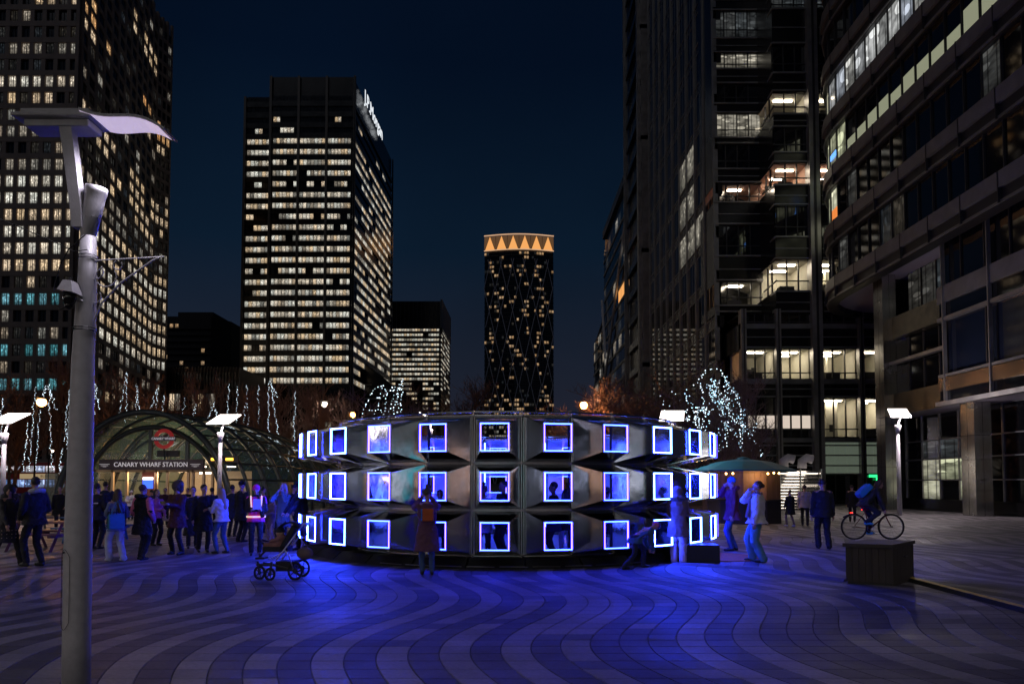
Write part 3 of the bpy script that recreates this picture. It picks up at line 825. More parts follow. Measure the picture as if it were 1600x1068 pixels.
# ---------------------------------------------------------------- rounded building on the right
B = thing('office_building', 'rounded dark glass building with pale floor bands at the right edge', 'building')
XS = 23.8; r3 = 8.0; cy = 53.0
pl = [(XS, 26+i*1.5) for i in range(19)]    # from the near end backwards
arcp = [(XS+r3-r3*cos(t), cy+r3*sin(t)) for t in [radians(11.25*i) for i in range(1, 13)]]
plan = (pl+arcp)[::-1]                       # left to right as seen from the square
def off(plan, o):
    r = []
    for i, p in enumerate(plan):
        a = Vector(plan[max(i-1, 0)]); c = Vector(plan[min(i+1, len(plan)-1)]); d = (c-a).normalized(); r.append((p[0]+d.y*o, p[1]-d.x*o))
    return r
def ribbon(mb, plan, o0, o1, z0, z1, m):
    """a curved bar that follows the facade between offsets o0 < o1"""
    A = off(plan, o0); Bq = off(plan, o1); n = len(plan); b = len(mb.v); q = mb.mi(m)
    for i in range(n): mb.v += [(A[i][0], A[i][1], z0), (Bq[i][0], Bq[i][1], z0), (Bq[i][0], Bq[i][1], z1), (A[i][0], A[i][1], z1)]
    for i in range(n-1):
        a = b+4*i
        for k in range(4): mb.f.append((a+k, a+4+k, a+4+(k+1) % 4, a+(k+1) % 4)); mb.m.append(q); mb.uv.append(None)
    mb.f.append((b, b+1, b+2, b+3)); mb.m.append(q); mb.uv.append(None); a = b+4*(n-1); mb.f.append((a+3, a+2, a+1, a)); mb.m.append(q); mb.uv.append(None)
ZS = 15.7; PF = 4.13; NF = 9
core = off(plan, -.6)+[(60, 64), (60, 26)]
b = MB(); prism(b, core[::-1], ZS+.02, ZS+PF*NF, black_clad); b.build('wall', None, B)
soff = mat('soffit_panel', (.34, .31, .36), .6, noise=.08, scale=.6)
b = MB(); pts = off(plan, .1)+[(60, 64), (60, 26)]; b.face([(p[0], p[1], ZS) for p in pts]); b.build('soffit', soff, B)
pale_band = mat('pale_stone_band', (.15, .152, .155), .5, .2, noise=.2, scale=1.5)
dark_band = mat('dark_recessed_band', (.028, .029, .032), .45, .3)
of_blue = office('cool_office', (.65, .72, .85), (.9, .9, .85), .55, uvs=(1.0, 2.2))
of_green = office('greenish_office', (.72, .76, .48), (.88, .85, .62), .55, uvs=(1.0, 2.2))
g = MB(); np3 = len(plan)-1
n3 = 0
for j in range(NF):
    zb_ = ZS+j*PF
    q = MB(); ribbon(q, plan, -.3, .30, zb_+.32, zb_+1.12, pale_band if j < 5 else mat('dim_stone_band', (.11, .112, .118), .5, .2, noise=.2)); q.build('floor_band', None, B)
    ribbon(g, plan, -.6, .12, zb_-.45, zb_+.30, dark_band)
    ribbon(g, plan, .0, .22, zb_-.40, zb_-.28, trim)
    zg0 = zb_+1.14; zg1 = zb_+PF-.47
    for i in range(np3):
        # i = 0 at the far round end
        m = black_glass
        if j == 3: m = of_blue if 11 <= i <= 19 else (of_green if 9 <= i < 11 else black_glass)
        if j == 2: m = (of_green if 7 <= i <= 12 else black_glass)
        if j == 1: m = (of_green if 7 <= i <= 11 else black_glass)
        if j == 0 and 16 <= i <= 17: m = dim_glass
        if m is black_glass and h2(i, j+6500) < .07: m = near_dim
        P0 = Vector(plan[i]); P1 = Vector(plan[i+1]); fc = Face(P0, P1)
        q = MB(); fc.pane(q, .05, fc.L-.05, zg0, zg1, -.12, m); q.build('window', None, B); n3 += 1
        if j == 2 and 13 <= i <= 24:
            q = MB(); hb = .9+.75*h2(i, 99); fc.pane(q, .12, fc.L-.12, zg0+.05, zg0+hb, -.09, blind); q.build('blind', None, B)
        fc.bar(g, -.04, .04, zg0, zg1, -.2, -.02, dark_metal)
        if i % 2 == 0: fc.bar(g, -.03, .03, zb_-.4, zg0, -.1, .33, dark_metal)
g.build('mullions', None, B, kind='stuff')
# a curved blue sign glowing behind the glass
q = MB(); f_ = Face(plan[9], plan[10]); bl = emi('blue_sign_light', (.12, .35, 1.0), 1.6, nee=False)
q.tube([f_.p(.9+.35*cos(t), ZS+2*PF+1.9+.75*sin(t), -.06) for t in [radians(60+i*24) for i in range(9)]], .07, 5); q.build('blue_arc_sign', bl, B)
f_ = Face(plan[11], plan[12]); q = MB(); f_.bar(q, .15, 1.35, ZS+2*PF+1.9, ZS+2*PF+2.3, -.08, -.04, bl); q.build('blue_arc_sign', None, B)
f_ = Face(plan[11], plan[12]); q = MB(); f_.bar(q, .3, 1.35, ZS+PF+1.3, ZS+PF+2.2, -.08, -.04, emi('orange_screen', (1.0, .28, .06), .8, nee=False)); q.build('orange_screen', None, B)
# recessed lower storeys
g = MB()
fp = Face((24.5, 42.0), (24.5, 26.0)); fr = Face((25.1, 49.6), (25.1, 42.0)); fr2 = Face((26.6, 49.6), (26.6, 26.0))
b = MB(); b.box(27.4, 60, 26, 49.8, 0, ZS-.03, black_clad); b.box(25.7, 60, 49.95, 50.3, 0, ZS-.02, black_clad); b.box(25.8, 27.4, 26, 41.9, 6.6, ZS-.04, black_clad); b.build('lower_wall', None, B)
blue_glass = mat('blue_black_glass', (.008, .012, .026), .07, 0, spec=.6, bump=.04, bscale=.4)
def zat25(y, px): return zat(y, 24.6*F/(px-800))
fp.bar(g, 0, fp.L, 12.0, 12.95, -.6, .02, pale_band); fp.bar(g, 0, fp.L, 10.95, 11.15, -.3, .05, trim2); fp.bar(g, 0, fp.L, 11.15, 12.0, -.6, -.12, black_glass)
fp.bar(g, 0, fp.L, 7.75, 7.9, -.3, .05, trim); fp.bar(g, 0, fp.L, 6.95, 7.7, -.5, .05, mat('orange_reflection_panel', (.36, .26, .18), .25, .9, noise=.15, scale=1, bump=.12, bscale=.9))  # the band's orange reflection is put into its colour
fp.bar(g, 0, fp.L, 6.35, 6.95, -.5, -.05, black_glass); fp.bar(g, 0, fp.L, 6.1, 6.35, -1.6, .25, trim2)
for (za, zb2, m) in ((12.95, ZS-.05, black_glass), (7.9, 10.95, blue_glass)):
    glazing(fp, 0, fp.L, za, zb2, 8 if za > 12 else 4, B, m, g, trans=0, o=-.25)
for i in range(4): fp.bar(g, .6+i*4.0, .68+i*4.0, 6.3, ZS-.05, -.1, .12, trim2)
fr.bar(g, 0, fr.L, 11.2, 12.6, -.7, .05, mat('gold_grey_panel', (.30, .27, .20), .22, .85, noise=.2, scale=1.2, bump=.2, bscale=2.2))
fr.bar(g, 0, fr.L, 6.1, 7.55, -.7, .05, MATS['gold_grey_panel']); fr.bar(g, .9, fr.L, 9.55, 9.75, -.4, .0, trim2)
glazing(fr, .9, fr.L, 7.6, 9.5, 4, B, black_glass, g, trans=0, o=-.5); glazing(fr, .9, fr.L, 9.8, 11.15, 4, B, black_glass, g, trans=0, o=-.5)
glazing(fr, .9, fr.L, 12.65, ZS-.05, 4, B, near_dim, g, trans=0, o=-1.4)
fr.bar(g, .9, fr.L, 7.6, ZS-.05, -2.3, -1.6, black_clad)
# ground floor glass
for k, (z0, z1) in enumerate(((.75, 1.9), (1.98, 3.2), (3.28, 4.4), (4.48, 6.05))):
    w_ = fr2.L/12
    for i in range(12):
        m = black_glass; rr = h2(i*5+k, 6600)
        if k < 2 and i in (1, 2, 3, 8, 9, 10) and rr < .6: m = of_green
        elif k == 2 and i in (1, 2) and rr < .8: m = near_dim
        q = MB(); fr2.pane(q, i*w_+.04, (i+1)*w_-.04, z0, z1, 0, m); q.build('window', None, B)
        fr2.bar(g, i*w_-.04, i*w_+.04, z0, z1, -.1, .08, trim2)
    fr2.bar(g, 0, fr2.L, z1, z1+.08, -.1, .1, trim)
fr2.bar(g, 0, fr2.L, .05, .72, -.3, .15, black_clad)
g.face([(24.6, 26, 6.09), (28, 26, 6.09), (28, 49.5, 6.09), (24.6, 49.5, 6.09)], soff)
g.build('lower_frame', None, B, kind='stuff')
q = MB(); q.box(25.3, 25.7, 33.3, 33.7, 6.04, 6.08, emi('downlight', (1, .85, .75), 9)); q.build('downlight', None, B)
q = MB(); q.box(24.9, 25.4, 34.2, 34.3, 13.9, 14.2, emi('green_spot', (.05, .9, .5), .8, nee=False)); q.build('exit_sign', None, B)
def clad_col(x0, x1_, y0, y1, z1, name='column'):
    q = MB(); z = 0; k = 0
    zs = [0, 1.35, 3.0, 4.3, z1] if z1 < 8 else [0, 2.8, 5.6, 8.4, 11.2, 14, z1]
    for a, c in zip(zs[:-1], zs[1:]): q.box(x0, x1_, y0, y1, a+.012, c-.012)
    o = q.build(name, steel, B)
    q2 = MB(); q2.box(x0+.03, x1_-.03, y0+.03, y1-.03, 0, z1, black_clad); q2.box((x0+x1_)/2-.01, (x0+x1_)/2+.01, y0-.006, y0, 0, z1-.02, black_clad); q2.box(x0-.006, x0, (y0+y1)/2-.01, (y0+y1)/2+.01, 0, z1-.02, black_clad)
    q2.build('column_joint', None, o)
clad_col(24.55, 25.45, 39.0, 40.2, 6.1)
clad_col(24.75, 25.65, 48.7, 49.9, ZS-.02)

# ---------------------------------------------------------------- buildings behind the viewer, seen in the mirrors and glass
shop_fill = office('added_shopfront', (1.0, .86, .76), (.92, .92, 1.0), 4.2, nee=True, uvs=(6, 3))  # unseen glowing shopfronts added for front fill and mirror reflections
shop_fill_o = office('added_orange_shopfront', (1.0, .40, .16), (1.0, .5, .25), 4.0, nee=True, uvs=(3, 2)); shop_fill_t = office('added_teal_shopfront', (.05, .65, .60), (.1, .7, .75), 3.0, nee=True, uvs=(3, 2))  # coloured ones added to tint the reflections in the ring
for k, (P0, P1, ht, pr, lab) in enumerate((((60, -52), (2, -52), 70, .45, 'lit office building across the square behind the viewer on the right'), ((-6, -46), (-62, -46), 44, .5, 'lit office building with added shopfronts behind the viewer on the left'),
                                     ((-48, -40), (-48, 26), 34, .35, 'lit office building along the left side of the square outside the view'))):
    B = thing('office_building', lab, 'building'); fc = Face(P0, P1); g = MB(); q = MB()
    b = MB(); c0_ = fc.p(0, 0, -.5); b.frame_box(c0_, fc.d*fc.L, fc.n*-14, Vector((0, 0, ht)), black_clad); b.build('wall', None, B)
    nj = int((ht-6)/4); ni = int(fc.L/3)
    for j in range(nj):
        z = 6+j*4; fc.bar(g, 0, fc.L, z-.5, z+.9, -.4, .1, stone)
        for i in range(ni):
            m = [of_white, of_warm, of_half][int(h2(i, j+70+k)*3)] if h2(i//3, j+7000+k) < pr else black_glass
            fc.pane(q, i*3+.3, i*3+2.7, z+.9, z+3.5, -.1, m)
    for i in range(int(fc.L/6)):
        r_ = h2(i, 7100+k); s2 = MB(); fc.pane(s2, i*6+.4, i*6+5.6, .6, 4.4, -.1, (shop_fill_o if r_ < .12 else shop_fill_t if r_ < .2 else shop_fill) if r_ < .62 else of_half); s2.build('added_shopfront', None, B)
    q.build('windows', None, B, kind='stuff'); g.build('floor_bands', None, B, kind='stuff')
# ================================================================== RING PAVILION OF MIRROR PRISMS
NM = 27; AL = 2*pi/NM; PH0 = -.0453; RO = 5.67; RI = 4.68
mirror = mat('polished_mirror_panel', (.66, .69, .76), .05, 1.0, noise=.04, scale=.8, bump=.32, bscale=1.0)
inner_m = mat('inner_satin_panel', (.55, .58, .66), .05, 1.0, noise=.1, bump=.4, bscale=1.5)
seam_m = mat('chrome_post', (.60, .58, .58), .25, 1.0)
led_o = emi('violet_led_strip', (.030, .018, 1.0), 37.0, base=(.3, .3, .4))
led_h = emi('blue_led_strip', (.014, .032, 1.0), 38.0, base=(.3, .3, .4))
led_b = emi('bright_blue_led_strip', (.018, .042, 1.0), 165.0, base=(.3, .3, .4))
led_in = emi('blue_led_tube', (.06, .14, 1.0), 24.0, base=(.3, .3, .4))
plinth_m = mat('black_plinth', (.015, .015, .017), .5, noise=.2)
RING = thing('ring_pavilion', 'round pavilion of mirrored prisms with violet lit square windows', 'pavilion', (RX, RY, 0))
def pol(r, ph, z): return Vector((r*sin(ph), -r*cos(ph), z))
JZ = [0.22, 1.20, 2.23, 3.27]; WZ = [(.408, .989), (1.424, 2.018), (2.453, 3.034)]
hw = .30
inner_b = mat('inner_pale_panel', (.60, .62, .68), .32, .35, noise=.1)
liner_b = MB(); liner = MB(); rails = MB(); back = MB()
rr_ = random.Random(5)
for i in range(NM):
    ph = PH0+i*AL; vis = cos(ph) > -.1
    tn = Vector((cos(ph), sin(ph), 0)); nr_ = pol(1, ph, 0)
    for t in range(3):
        z0, z1 = WZ[t]; j0, j1 = JZ[t]+.012, JZ[t+1]-.012
        c = pol(RO, ph, 0)
        W = [c-tn*hw+Vector((0, 0, z0)), c+tn*hw+Vector((0, 0, z0)), c+tn*hw+Vector((0, 0, z1)), c-tn*hw+Vector((0, 0, z1))]
        e = .02/RI
        Jn = [pol(RI, ph-AL/2+e, j0), pol(RI, ph+AL/2-e, j0), pol(RI, ph+AL/2-e, j1), pol(RI, ph-AL/2+e, j1)]
        fac = [(Jn[0], Jn[1], W[1], W[0]), (Jn[1], Jn[2], W[2], W[1]), (Jn[2], Jn[3], W[3], W[2]), (Jn[3], Jn[0], W[0], W[3])]
        u = thing('prism_unit', None, None); u.parent = RING
        for q4 in fac:
            m = MB(); n_ = (q4[1]-q4[0]).cross(q4[3]-q4[0]).normalized(); 
            if n_.dot(nr_) < 0 and abs(n_.dot(nr_)) > .05: n_ = -n_
            inn = [p-nr_*.012 for p in q4]
            cen = sum(q4, Vector())/4
            q4b = [p+(cen-p)*.012 for p in q4]
            m.solid(q4b+[p-nr_*.02 for p in q4b], [(0, 1, 2, 3), (7, 6, 5, 4), (0, 4, 5, 1), (1, 5, 6, 2), (2, 6, 7, 3), (3, 7, 4, 0)])
            if vis: m.build('mirror_facet', mirror, u)
            else: back.solid(m.v, m.f)
            (liner if cos(ph) > .1 else liner_b).face([p-nr_*.05 for p in q4])
        # lit frame round the opening
        bright = (i in (NM-4, NM-5, 4, 5)) or (i in (3, NM-3) and t < 3)
        lm = led_b if bright else led_o
        fr_ = MB(); th = .021
        o = nr_*.03
        for (a, d1, d2) in ((W[0], tn*(2*hw), Vector((0, 0, th))), (W[3]-Vector((0, 0, th)), tn*(2*hw), Vector((0, 0, th))),
                            (W[0]+Vector((0, 0, th)), tn*th, Vector((0, 0, z1-z0-2*th))), (W[1]-tn*th+Vector((0, 0, th)), tn*th, Vector((0, 0, z1-z0-2*th)))):
            fr_.frame_box(a-o*.5, d1, d2, o, led_h if (lm is led_o and abs(d1.length-2*hw) < .01) else lm)
        fr_.build('light_frame', None, u)
        # thin steel edge outside the light
        ed = MB(); x9 = .018
        for (a, d1, d2) in ((W[0]-tn*x9-Vector((0, 0, x9)), tn*(2*hw+2*x9), Vector((0, 0, x9-.001))), (W[3]-tn*x9+Vector((0, 0, .001)), tn*(2*hw+2*x9), Vector((0, 0, x9))),
                            (W[0]-tn*x9, tn*(x9-.001), Vector((0, 0, z1-z0))), (W[1]+tn*.001, tn*x9, Vector((0, 0, z1-z0)))):
            ed.frame_box(a-nr_*.03, d1, d2, nr_*.038, seam_m)
        if vis: ed.build('window_edge', None, u)
    # seams
    ps = ph+AL/2
    cq = MB(); cq.frame_box(pol(RI-.03, ps-.05/RI, .1), pol(RI-.03, ps+.05/RI, .1)-pol(RI-.03, ps-.05/RI, .1), nr_*.012, Vector((0, 0, 3.18)), plinth_m); cq.build('seam_cover', None, RING)
    for k in (-.022, .022): rails.tube([pol(RI+.02, ps+k/RI, .1), pol(RI+.02, ps+k/RI, 3.32)], .011, 6)
    for z in JZ:
        rails.tube([pol(RI+.03, ph-AL/2, z), pol(RI+.03, ph+AL/2, z)], .012, 6)
        rails.ball(pol(RI+.03, ps, z), .028, n=6, k=4); rails.frame_box(pol(RI-.02, ph-AL/2, z-.03), pol(RI-.02, ph+AL/2, z-.03)-pol(RI-.02, ph-AL/2, z-.03), nr_*.01, Vector((0, 0, .06)), None)
    rails.tube([pol(RI-.02, ph-AL/2, 3.36), pol(RI-.02, ph+AL/2, 3.36)], .022, 6)
    rails.tube([pol(RI-.02, ps, 3.25), pol(RI-.02, ps, 3.40)], .016, 6)
    # inside tubes on every second seam
    if cos(ps) < .15: q = MB(); q.tube([pol(RI-.22, ps, .3), pol(RI-.22, ps, 3.15)], .024, 6); q.build('light_tube', led_in, RING)
back.build('rear_mirror_facets', mirror, RING, kind='stuff')
liner.build('inner_lining', inner_m, RING); liner_b.build('inner_lining', inner_b, RING); rails.build('frame', seam_m, RING, kind='stuff')
q = MB()
for i in range(NM):
    p0, p1 = PH0+(i-.5)*AL, PH0+(i+.5)*AL
    q = MB(); e = .004
    v = [pol(4.55, p0+e, 0), pol(5.42, p0+e, 0), pol(5.42, p1-e, 0), pol(4.55, p1-e, 0)]
    v2 = [pol(4.6, p0+e, .19), pol(5.16, p0+e, .19), pol(5.16, p1-e, .19), pol(4.6, p1-e, .19)]
    q.solid(v+v2, [(0, 3, 2, 1), (4, 5, 6, 7), (0, 1, 5, 4), (1, 2, 6, 5), (2, 3, 7, 6), (3, 0, 4, 7)]); q.build('plinth_block', plinth_m, RING)
q = MB(); q.lathe([(4.6, 0.0), (4.6, .03)], n=54, m=mat('ring_floor', (.10, .10, .12), .5, noise=.2)); q.build('floor', None, RING)
q = MB()
for k in range(9):
    a = -.55+k*.13; q.tube([pol(5.36+.02*(k % 2), a, .045), pol(5.37, a+.11, .04)], .012, 5)
q.build('cable', dull_steel, RING)
# ballast boxes beside the ring on the right
for nm, lab, px, py, sx, sy, h in (('ballast_box', 'black ballast box behind the woman in the parka', 1090, 879, 1.0, .5, .40), ('ballast_box', 'low black box by the left foot of the ring behind the pushchair', 503, 866, .9, .5, .22)):
    p = gnd(px, py); q = MB(); q.box(-sx/2, sx/2, 0, sy, .0, h-.03); q.box(-sx/2-.01, sx/2+.01, -.01, sy+.01, h-.028, h); tag(q.build(nm, plinth_m, None, loc=(p.x, p.y, 0.001)), lab, 'box')

# ================================================================== LAMPS
def light(kind, name, loc, energy, col, size=.1, parent=None, rot=None, spot=None):
    d = bpy.data.lights.new(name, kind); d.energy = energy; d.color = col
    if kind in ('POINT', 'SPOT'): d.shadow_soft_size = size
    if kind == 'AREA': d.size = size
    if kind == 'SPOT' and spot: d.spot_size = spot; d.spot_blend = .6
    o = bpy.data.objects.new(name, d); C.objects.link(o); o.location = loc
    if parent: o.parent = parent
    if rot: o.rotation_euler = rot
    return o
panel_l = emi('lamp_reflector_lit', (1.0, .90, .84), 3.0, base=(.8, .8, .8))
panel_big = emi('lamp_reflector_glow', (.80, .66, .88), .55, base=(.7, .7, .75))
def small_lamp(px, ytop, Y, label, yaw=0, wpx=34, power=130):
    p = at(px, ytop, Y); h = p.z
    t = thing('street_lamp', label, 'street lamp', (p.x-.0, Y, 0), yaw, 'slanted panel street lamps on the square')
    q = MB(); q.tube([(0, 0, 0), (0, 0, h*.35), (0, 0, h-1.35)], [.13, .11, .085], 16); q.build('pole', pole_paint, t, smooth=True)
    q = MB(); q.lathe([(.09, h-1.4), (.16, h-1.0), (.17, h-.92), (.15, h-.90)], n=16); q.build('uplight_cone', pole_paint, t, smooth=True)
    q = MB(); q.tube([(0, 0, h-1.0), (.08, 0, h-.7), (.20, 0, h-.38)], .04, 8); q.build('arm', panel_l if False else pole_paint, t)
    w_ = wpx/1.0
    q = MB(); L = .62; W2 = .55
    q.solid([(-.55, -W2*.7, h-.52), (.55, -W2*.7, h-.50), (.80, W2, h+.0), (-.25, W2, h+.0), (-.55, -W2*.7, h-.47), (.55, -W2*.7, h-.45), (.80, W2, h+.05), (-.25, W2, h+.05)],
            [(0, 3, 2, 1), (4, 5, 6, 7), (0, 1, 5, 4), (1, 2, 6, 5), (2, 3, 7, 6), (3, 0, 4, 7)], None)
    q.build('lamp_panel', panel_l, t)
    light('AREA', 'lamp_light', (.2, -.1, h-.62), power, (1.0, .84, .86), .9, t)
    return t
small_lamp(345, 647, 36, 'slanted panel street lamp standing before the glass station canopy', 0)
small_lamp(8, 645, 33, 'slanted panel street lamp at the far left edge', 0)
small_lamp(1046, 641, 33, 'slanted panel street lamp rising behind the right half of the mirrored ring', 0)
sl_ = small_lamp(1402, 638, 40, 'slanted panel street lamp beside the cyclist on the right', 0)
light('POINT', 'uplight', (.3, -.5, zat(638, 40)-.4), 420, (1.0, .86, .90), .15, sl_)
small_lamp(672, 645, 40, 'street lamp showing only a thin lit panel above the ring', radians(85))
for (x_, y_, pw, lab) in ((-7.5, -3.0, 110, 'added fill lamp behind the viewer on the left'), (5.5, -5.0, 90, 'added fill lamp behind the viewer on the right'), (15.0, 12.5, 50, 'added fill lamp just outside the right edge of the view'), (-17.0, 14.0, 110, 'added fill lamp just outside the left edge of the view')):  # unseen lamps added to light the near side of the square
    t_ = small_lamp(800, 640, 40, lab, 0, power=pw); t_.location = (x_, y_, 0)
orange = emi('sodium_globe', (1.0, .42, .10), 26.0)
white_g = emi('white_globe', (1.0, .85, .66), 16.0)
def globe_lamp(px, py, Y, label, m, col, power, r=.21):
    p = at(px, py, Y); t = thing('globe_lamp', label, 'street lamp', (p.x, Y, 0), 0, 'globe lamps among the trees')
    q = MB(); q.tube([(-.35, 0, 0), (-.35, 0, p.z+.3), (-.2, 0, p.z+.42), (0, 0, p.z+.34)], [.07, .05, .035, .03], 8); q.build('pole', dark_metal, t, smooth=True)
    q = MB(); q.lathe([(.02, .36), (.16, .30), (.22, .22)], (0, 0, p.z-.02), 12); q.build('hood', dark_metal, t)
    q = MB(); q.ball((0, 0, p.z), r, n=12, k=8); q.build('globe', m, t, smooth=True)
    light('POINT', 'lamp_light', (0, -.0, p.z), power, col, r*1.1, t)
    return t
globe_lamp(65, 628, 50, 'orange globe lamp glowing among the trees at the far left', orange, (1, .42, .12), 6500, .30)
globe_lamp(912, 633, 62, 'orange globe lamp glowing above the right of the ring pavilion', orange, (1, .45, .15), 6500, .32)
globe_lamp(551, 648, 55, 'small orange globe lamp just above the left of the ring pavilion', orange, (1, .5, .18), 1500, .2)
globe_lamp(507, 631, 70, 'white globe lamp in front of the black tower entrance', white_g, (1, .85, .7), 2500, .28)
globe_lamp(82, 704, 75, 'small pale lamp low behind the left trees', white_g, (1, .85, .7), 500, .12)
# big foreground lamp
Yp = 6.2; pb = at(118, 1000, Yp)
L = thing('street_lamp', 'tall grey lamp post in the left foreground carrying a camera', 'street lamp', (pb.x, Yp, 0))
def zp(y): return zat(y, Yp)
def xo(px, y): return at(px, y, Yp).x-pb.x
q = MB()
prof = []
for y, xl_, xr_ in ((1100, 97, 140), (1000, 98.5, 141), (850, 101, 143), (700, 107, 145), (560, 113, 147), (505, 117, 149), (440, 122, 151), (370, 126, 150)):
    cx = (xo(xl_, y)+xo(xr_, y))/2; r = (xo(xr_, y)-xo(xl_, y))/2; prof.append((cx, zp(y), r))
prof[0] = (prof[0][0], 0.0, prof[0][2]*1.02)
q.tube([(c, 0, z) for c, z, r in prof], [r*.94 for c, z, r in prof], 32); q.build('pole', pole_paint, L, smooth=True)
c0 = prof[-1]
q = MB(); q.tube([(xo(138, 380), 0, zp(380)), (xo(138, 366), 0, zp(366)), (xo(138, 364), 0, zp(364)), (xo(147, 318), 0, zp(318)), (xo(149.5, 304), 0, zp(304)), (xo(150, 302), 0, zp(302)), (xo(150.7, 294), 0, zp(294)), (xo(150.8, 293.6), 0, zp(293.6)), (xo(150.9, 293), 0, zp(293))], [.060, .060, .065, .079, .083, .089, .089, .087, .075], 28)
cone = q.build('uplight_cone', pole_paint, L, smooth=True)
q = MB()
for k in range(5): q.ball((xo(142, 342)+.079*sin(k*.6-1.2), -.079*cos(k*.6-1.2), zp(342)), .005, n=6, k=4)
q.build('rivet', dark_metal, L)
# slanting flat arm
q = MB()
P = [(xo(128, 359), zp(359)), (xo(126, 325), zp(325)), (xo(117, 250), zp(250)), (xo(110.5, 203), zp(203))]
Wd = [.058, .060, .064, .070]
for side in (0,):
    v = []
    for (x, z), w_ in zip(P, Wd): v += [(x-w_*.75, -.085, z), (x+w_*.75, -.085, z), (x+w_*.75, -.0, z), (x-w_*.75, -.0, z)]
    f = [(0, 3, 2, 1)]+[(4*i+k, 4*i+(k+1) % 4, 4*i+4+(k+1) % 4, 4*i+4+k) for i in range(3) for k in range(4)]+[(12, 13, 14, 15)]
    q.solid(v, f)
q.build('arm', pole_paint, L)
# head: box housing and curved reflector wing
zh = zp(200)
q = MB()
xa_, xb_ = xo(45, 195), xo(152, 195)
for (xl2, xr2, y0, y1, za, zb3) in ((xa_, xb_, -.12, .14, zp(187), zp(179)), (xa_-.06, xb_+.03, -.155, .165, zp(193.5), zp(187.5)), (xa_+.02, xb_-.02, -.10, .12, zp(205), zp(194))):
    q.box(xl2, xr2, y0, y1, za, zb3)
o = q.build('lamp_housing', pole_paint, L)
bm_ = o.modifiers.new('b', 'BEVEL'); bm_.width = .012; bm_.segments = 2
q = MB(); n_ = 14; xs0, xs1 = xo(140, 195), xo(268, 218); A = []; Bq = []
for i in range(n_+1):
    t = i/n_; x = lerp(xs0, xs1, t); zc_ = lerp(zp(190), zp(218), t)+.045*sin(pi*(t*1.0))*(t)*1.3-.02*sin(2*pi*t)
    A.append((x, zc_+.02, lerp(-.17, -.14, t), lerp(.17, .12, t)))
v = []
for x, z, y0, y1 in A: v += [(x, y0, z), (x, y1, z), (x, y1, z+.022), (x, y0, z+.022)]
f = [(0, 1, 2, 3)]+[(4*i+k, 4*i+4+k, 4*i+4+(k+1) % 4, 4*i+(k+1) % 4) for i in range(n_) for k in range(4)]+[(4*n_+3, 4*n_+2, 4*n_+1, 4*n_)]
q.solid(v, f, pole_paint)
wing = q.build('reflector_wing', None, L, smooth=False)
q = MB()
for i in range(1, n_-0):
    a = A[i-1]; b2 = A[i]; q.face([(a[0], a[2]+.006, a[1]-.004), (a[0], a[3]-.006, a[1]-.004), (b2[0], b2[3]-.006, b2[1]-.004), (b2[0], b2[2]+.006, b2[1]-.004)])
q.build('reflector_face', panel_big, L)
# access door outline, bolt, bands
q = MB(); dc = xo(108, 930); cx_ = (xo(98.5, 1000)+xo(141, 1000))/2; rp_ = .1155
def on_pole(u, z, o=.002):    # u = horizontal angle from the side that faces the viewer
    for (c, z_, r), (c2, z2, r2) in zip(prof[:-1], prof[1:]):
        if z_ <= z <= z2: k = (z-z_)/(z2-z_); c = lerp(c, c2, k); r = lerp(r, r2, k); break
    return Vector((c+(r+o)*sin(u), -(r+o)*cos(u), z))
za_, zb4 = zp(976), zp(858); uu = [-.95, .0]
path = [on_pole(uu[0], zp(968)), on_pole(uu[0], zp(868))]+[on_pole(lerp(uu[0], uu[1], k/6), zp(868)+(zp(856)-zp(868))*sin(pi*k/6)*1.0) for k in range(1, 6)]+[on_pole(uu[1], zp(868)), on_pole(uu[1], zp(968))]+[on_pole(lerp(uu[1], uu[0], k/6), zp(968)-(zp(960)-zp(972))*sin(pi*k/6)) for k in range(1, 7)]
q.tube(path, .0022, 5); q.ball(on_pole(-.55, zp(861)), .009, n=8, k=4); q.build('access_door', dark_metal, L)
q = MB()
for y in (400, 405, 513, 517): q.tube([on_pole(2*pi*k/16, zp(y)+.004*sin(k), .003) for k in range(17)], .004, 5)
q.ball(on_pole(-.6, zp(515), .01), .012, n=6, k=4); q.build('strap_band', dark_metal, L)
# bracket arm with scrolls on the right
q = MB(); y0_ = zp(408)
q.tube([(xo(150, 408), -.02, zp(408)), (xo(258, 402), -.02, zp(402))], .0055, 6)
q.tube([(xo(150, 500), -.02, zp(500)), (xo(160, 475), -.02, zp(475)), (xo(190, 443), -.02, zp(443)), (xo(240, 408), -.02, zp(408)), (xo(252, 403), -.02, zp(403))], .008, 6)
for (cx, cy, rr) in ((168, 433, 16), (150, 464, 10), (186, 415, 7), (151, 425, 12)):
    q.tube([(xo(cx+rr*cos(a), cy), -.02, zp(cy+rr*sin(a))) for a in [radians(-40+24*k) for k in range(13)]], .006, 5)
q.build('scroll_bracket', pole_paint, L)
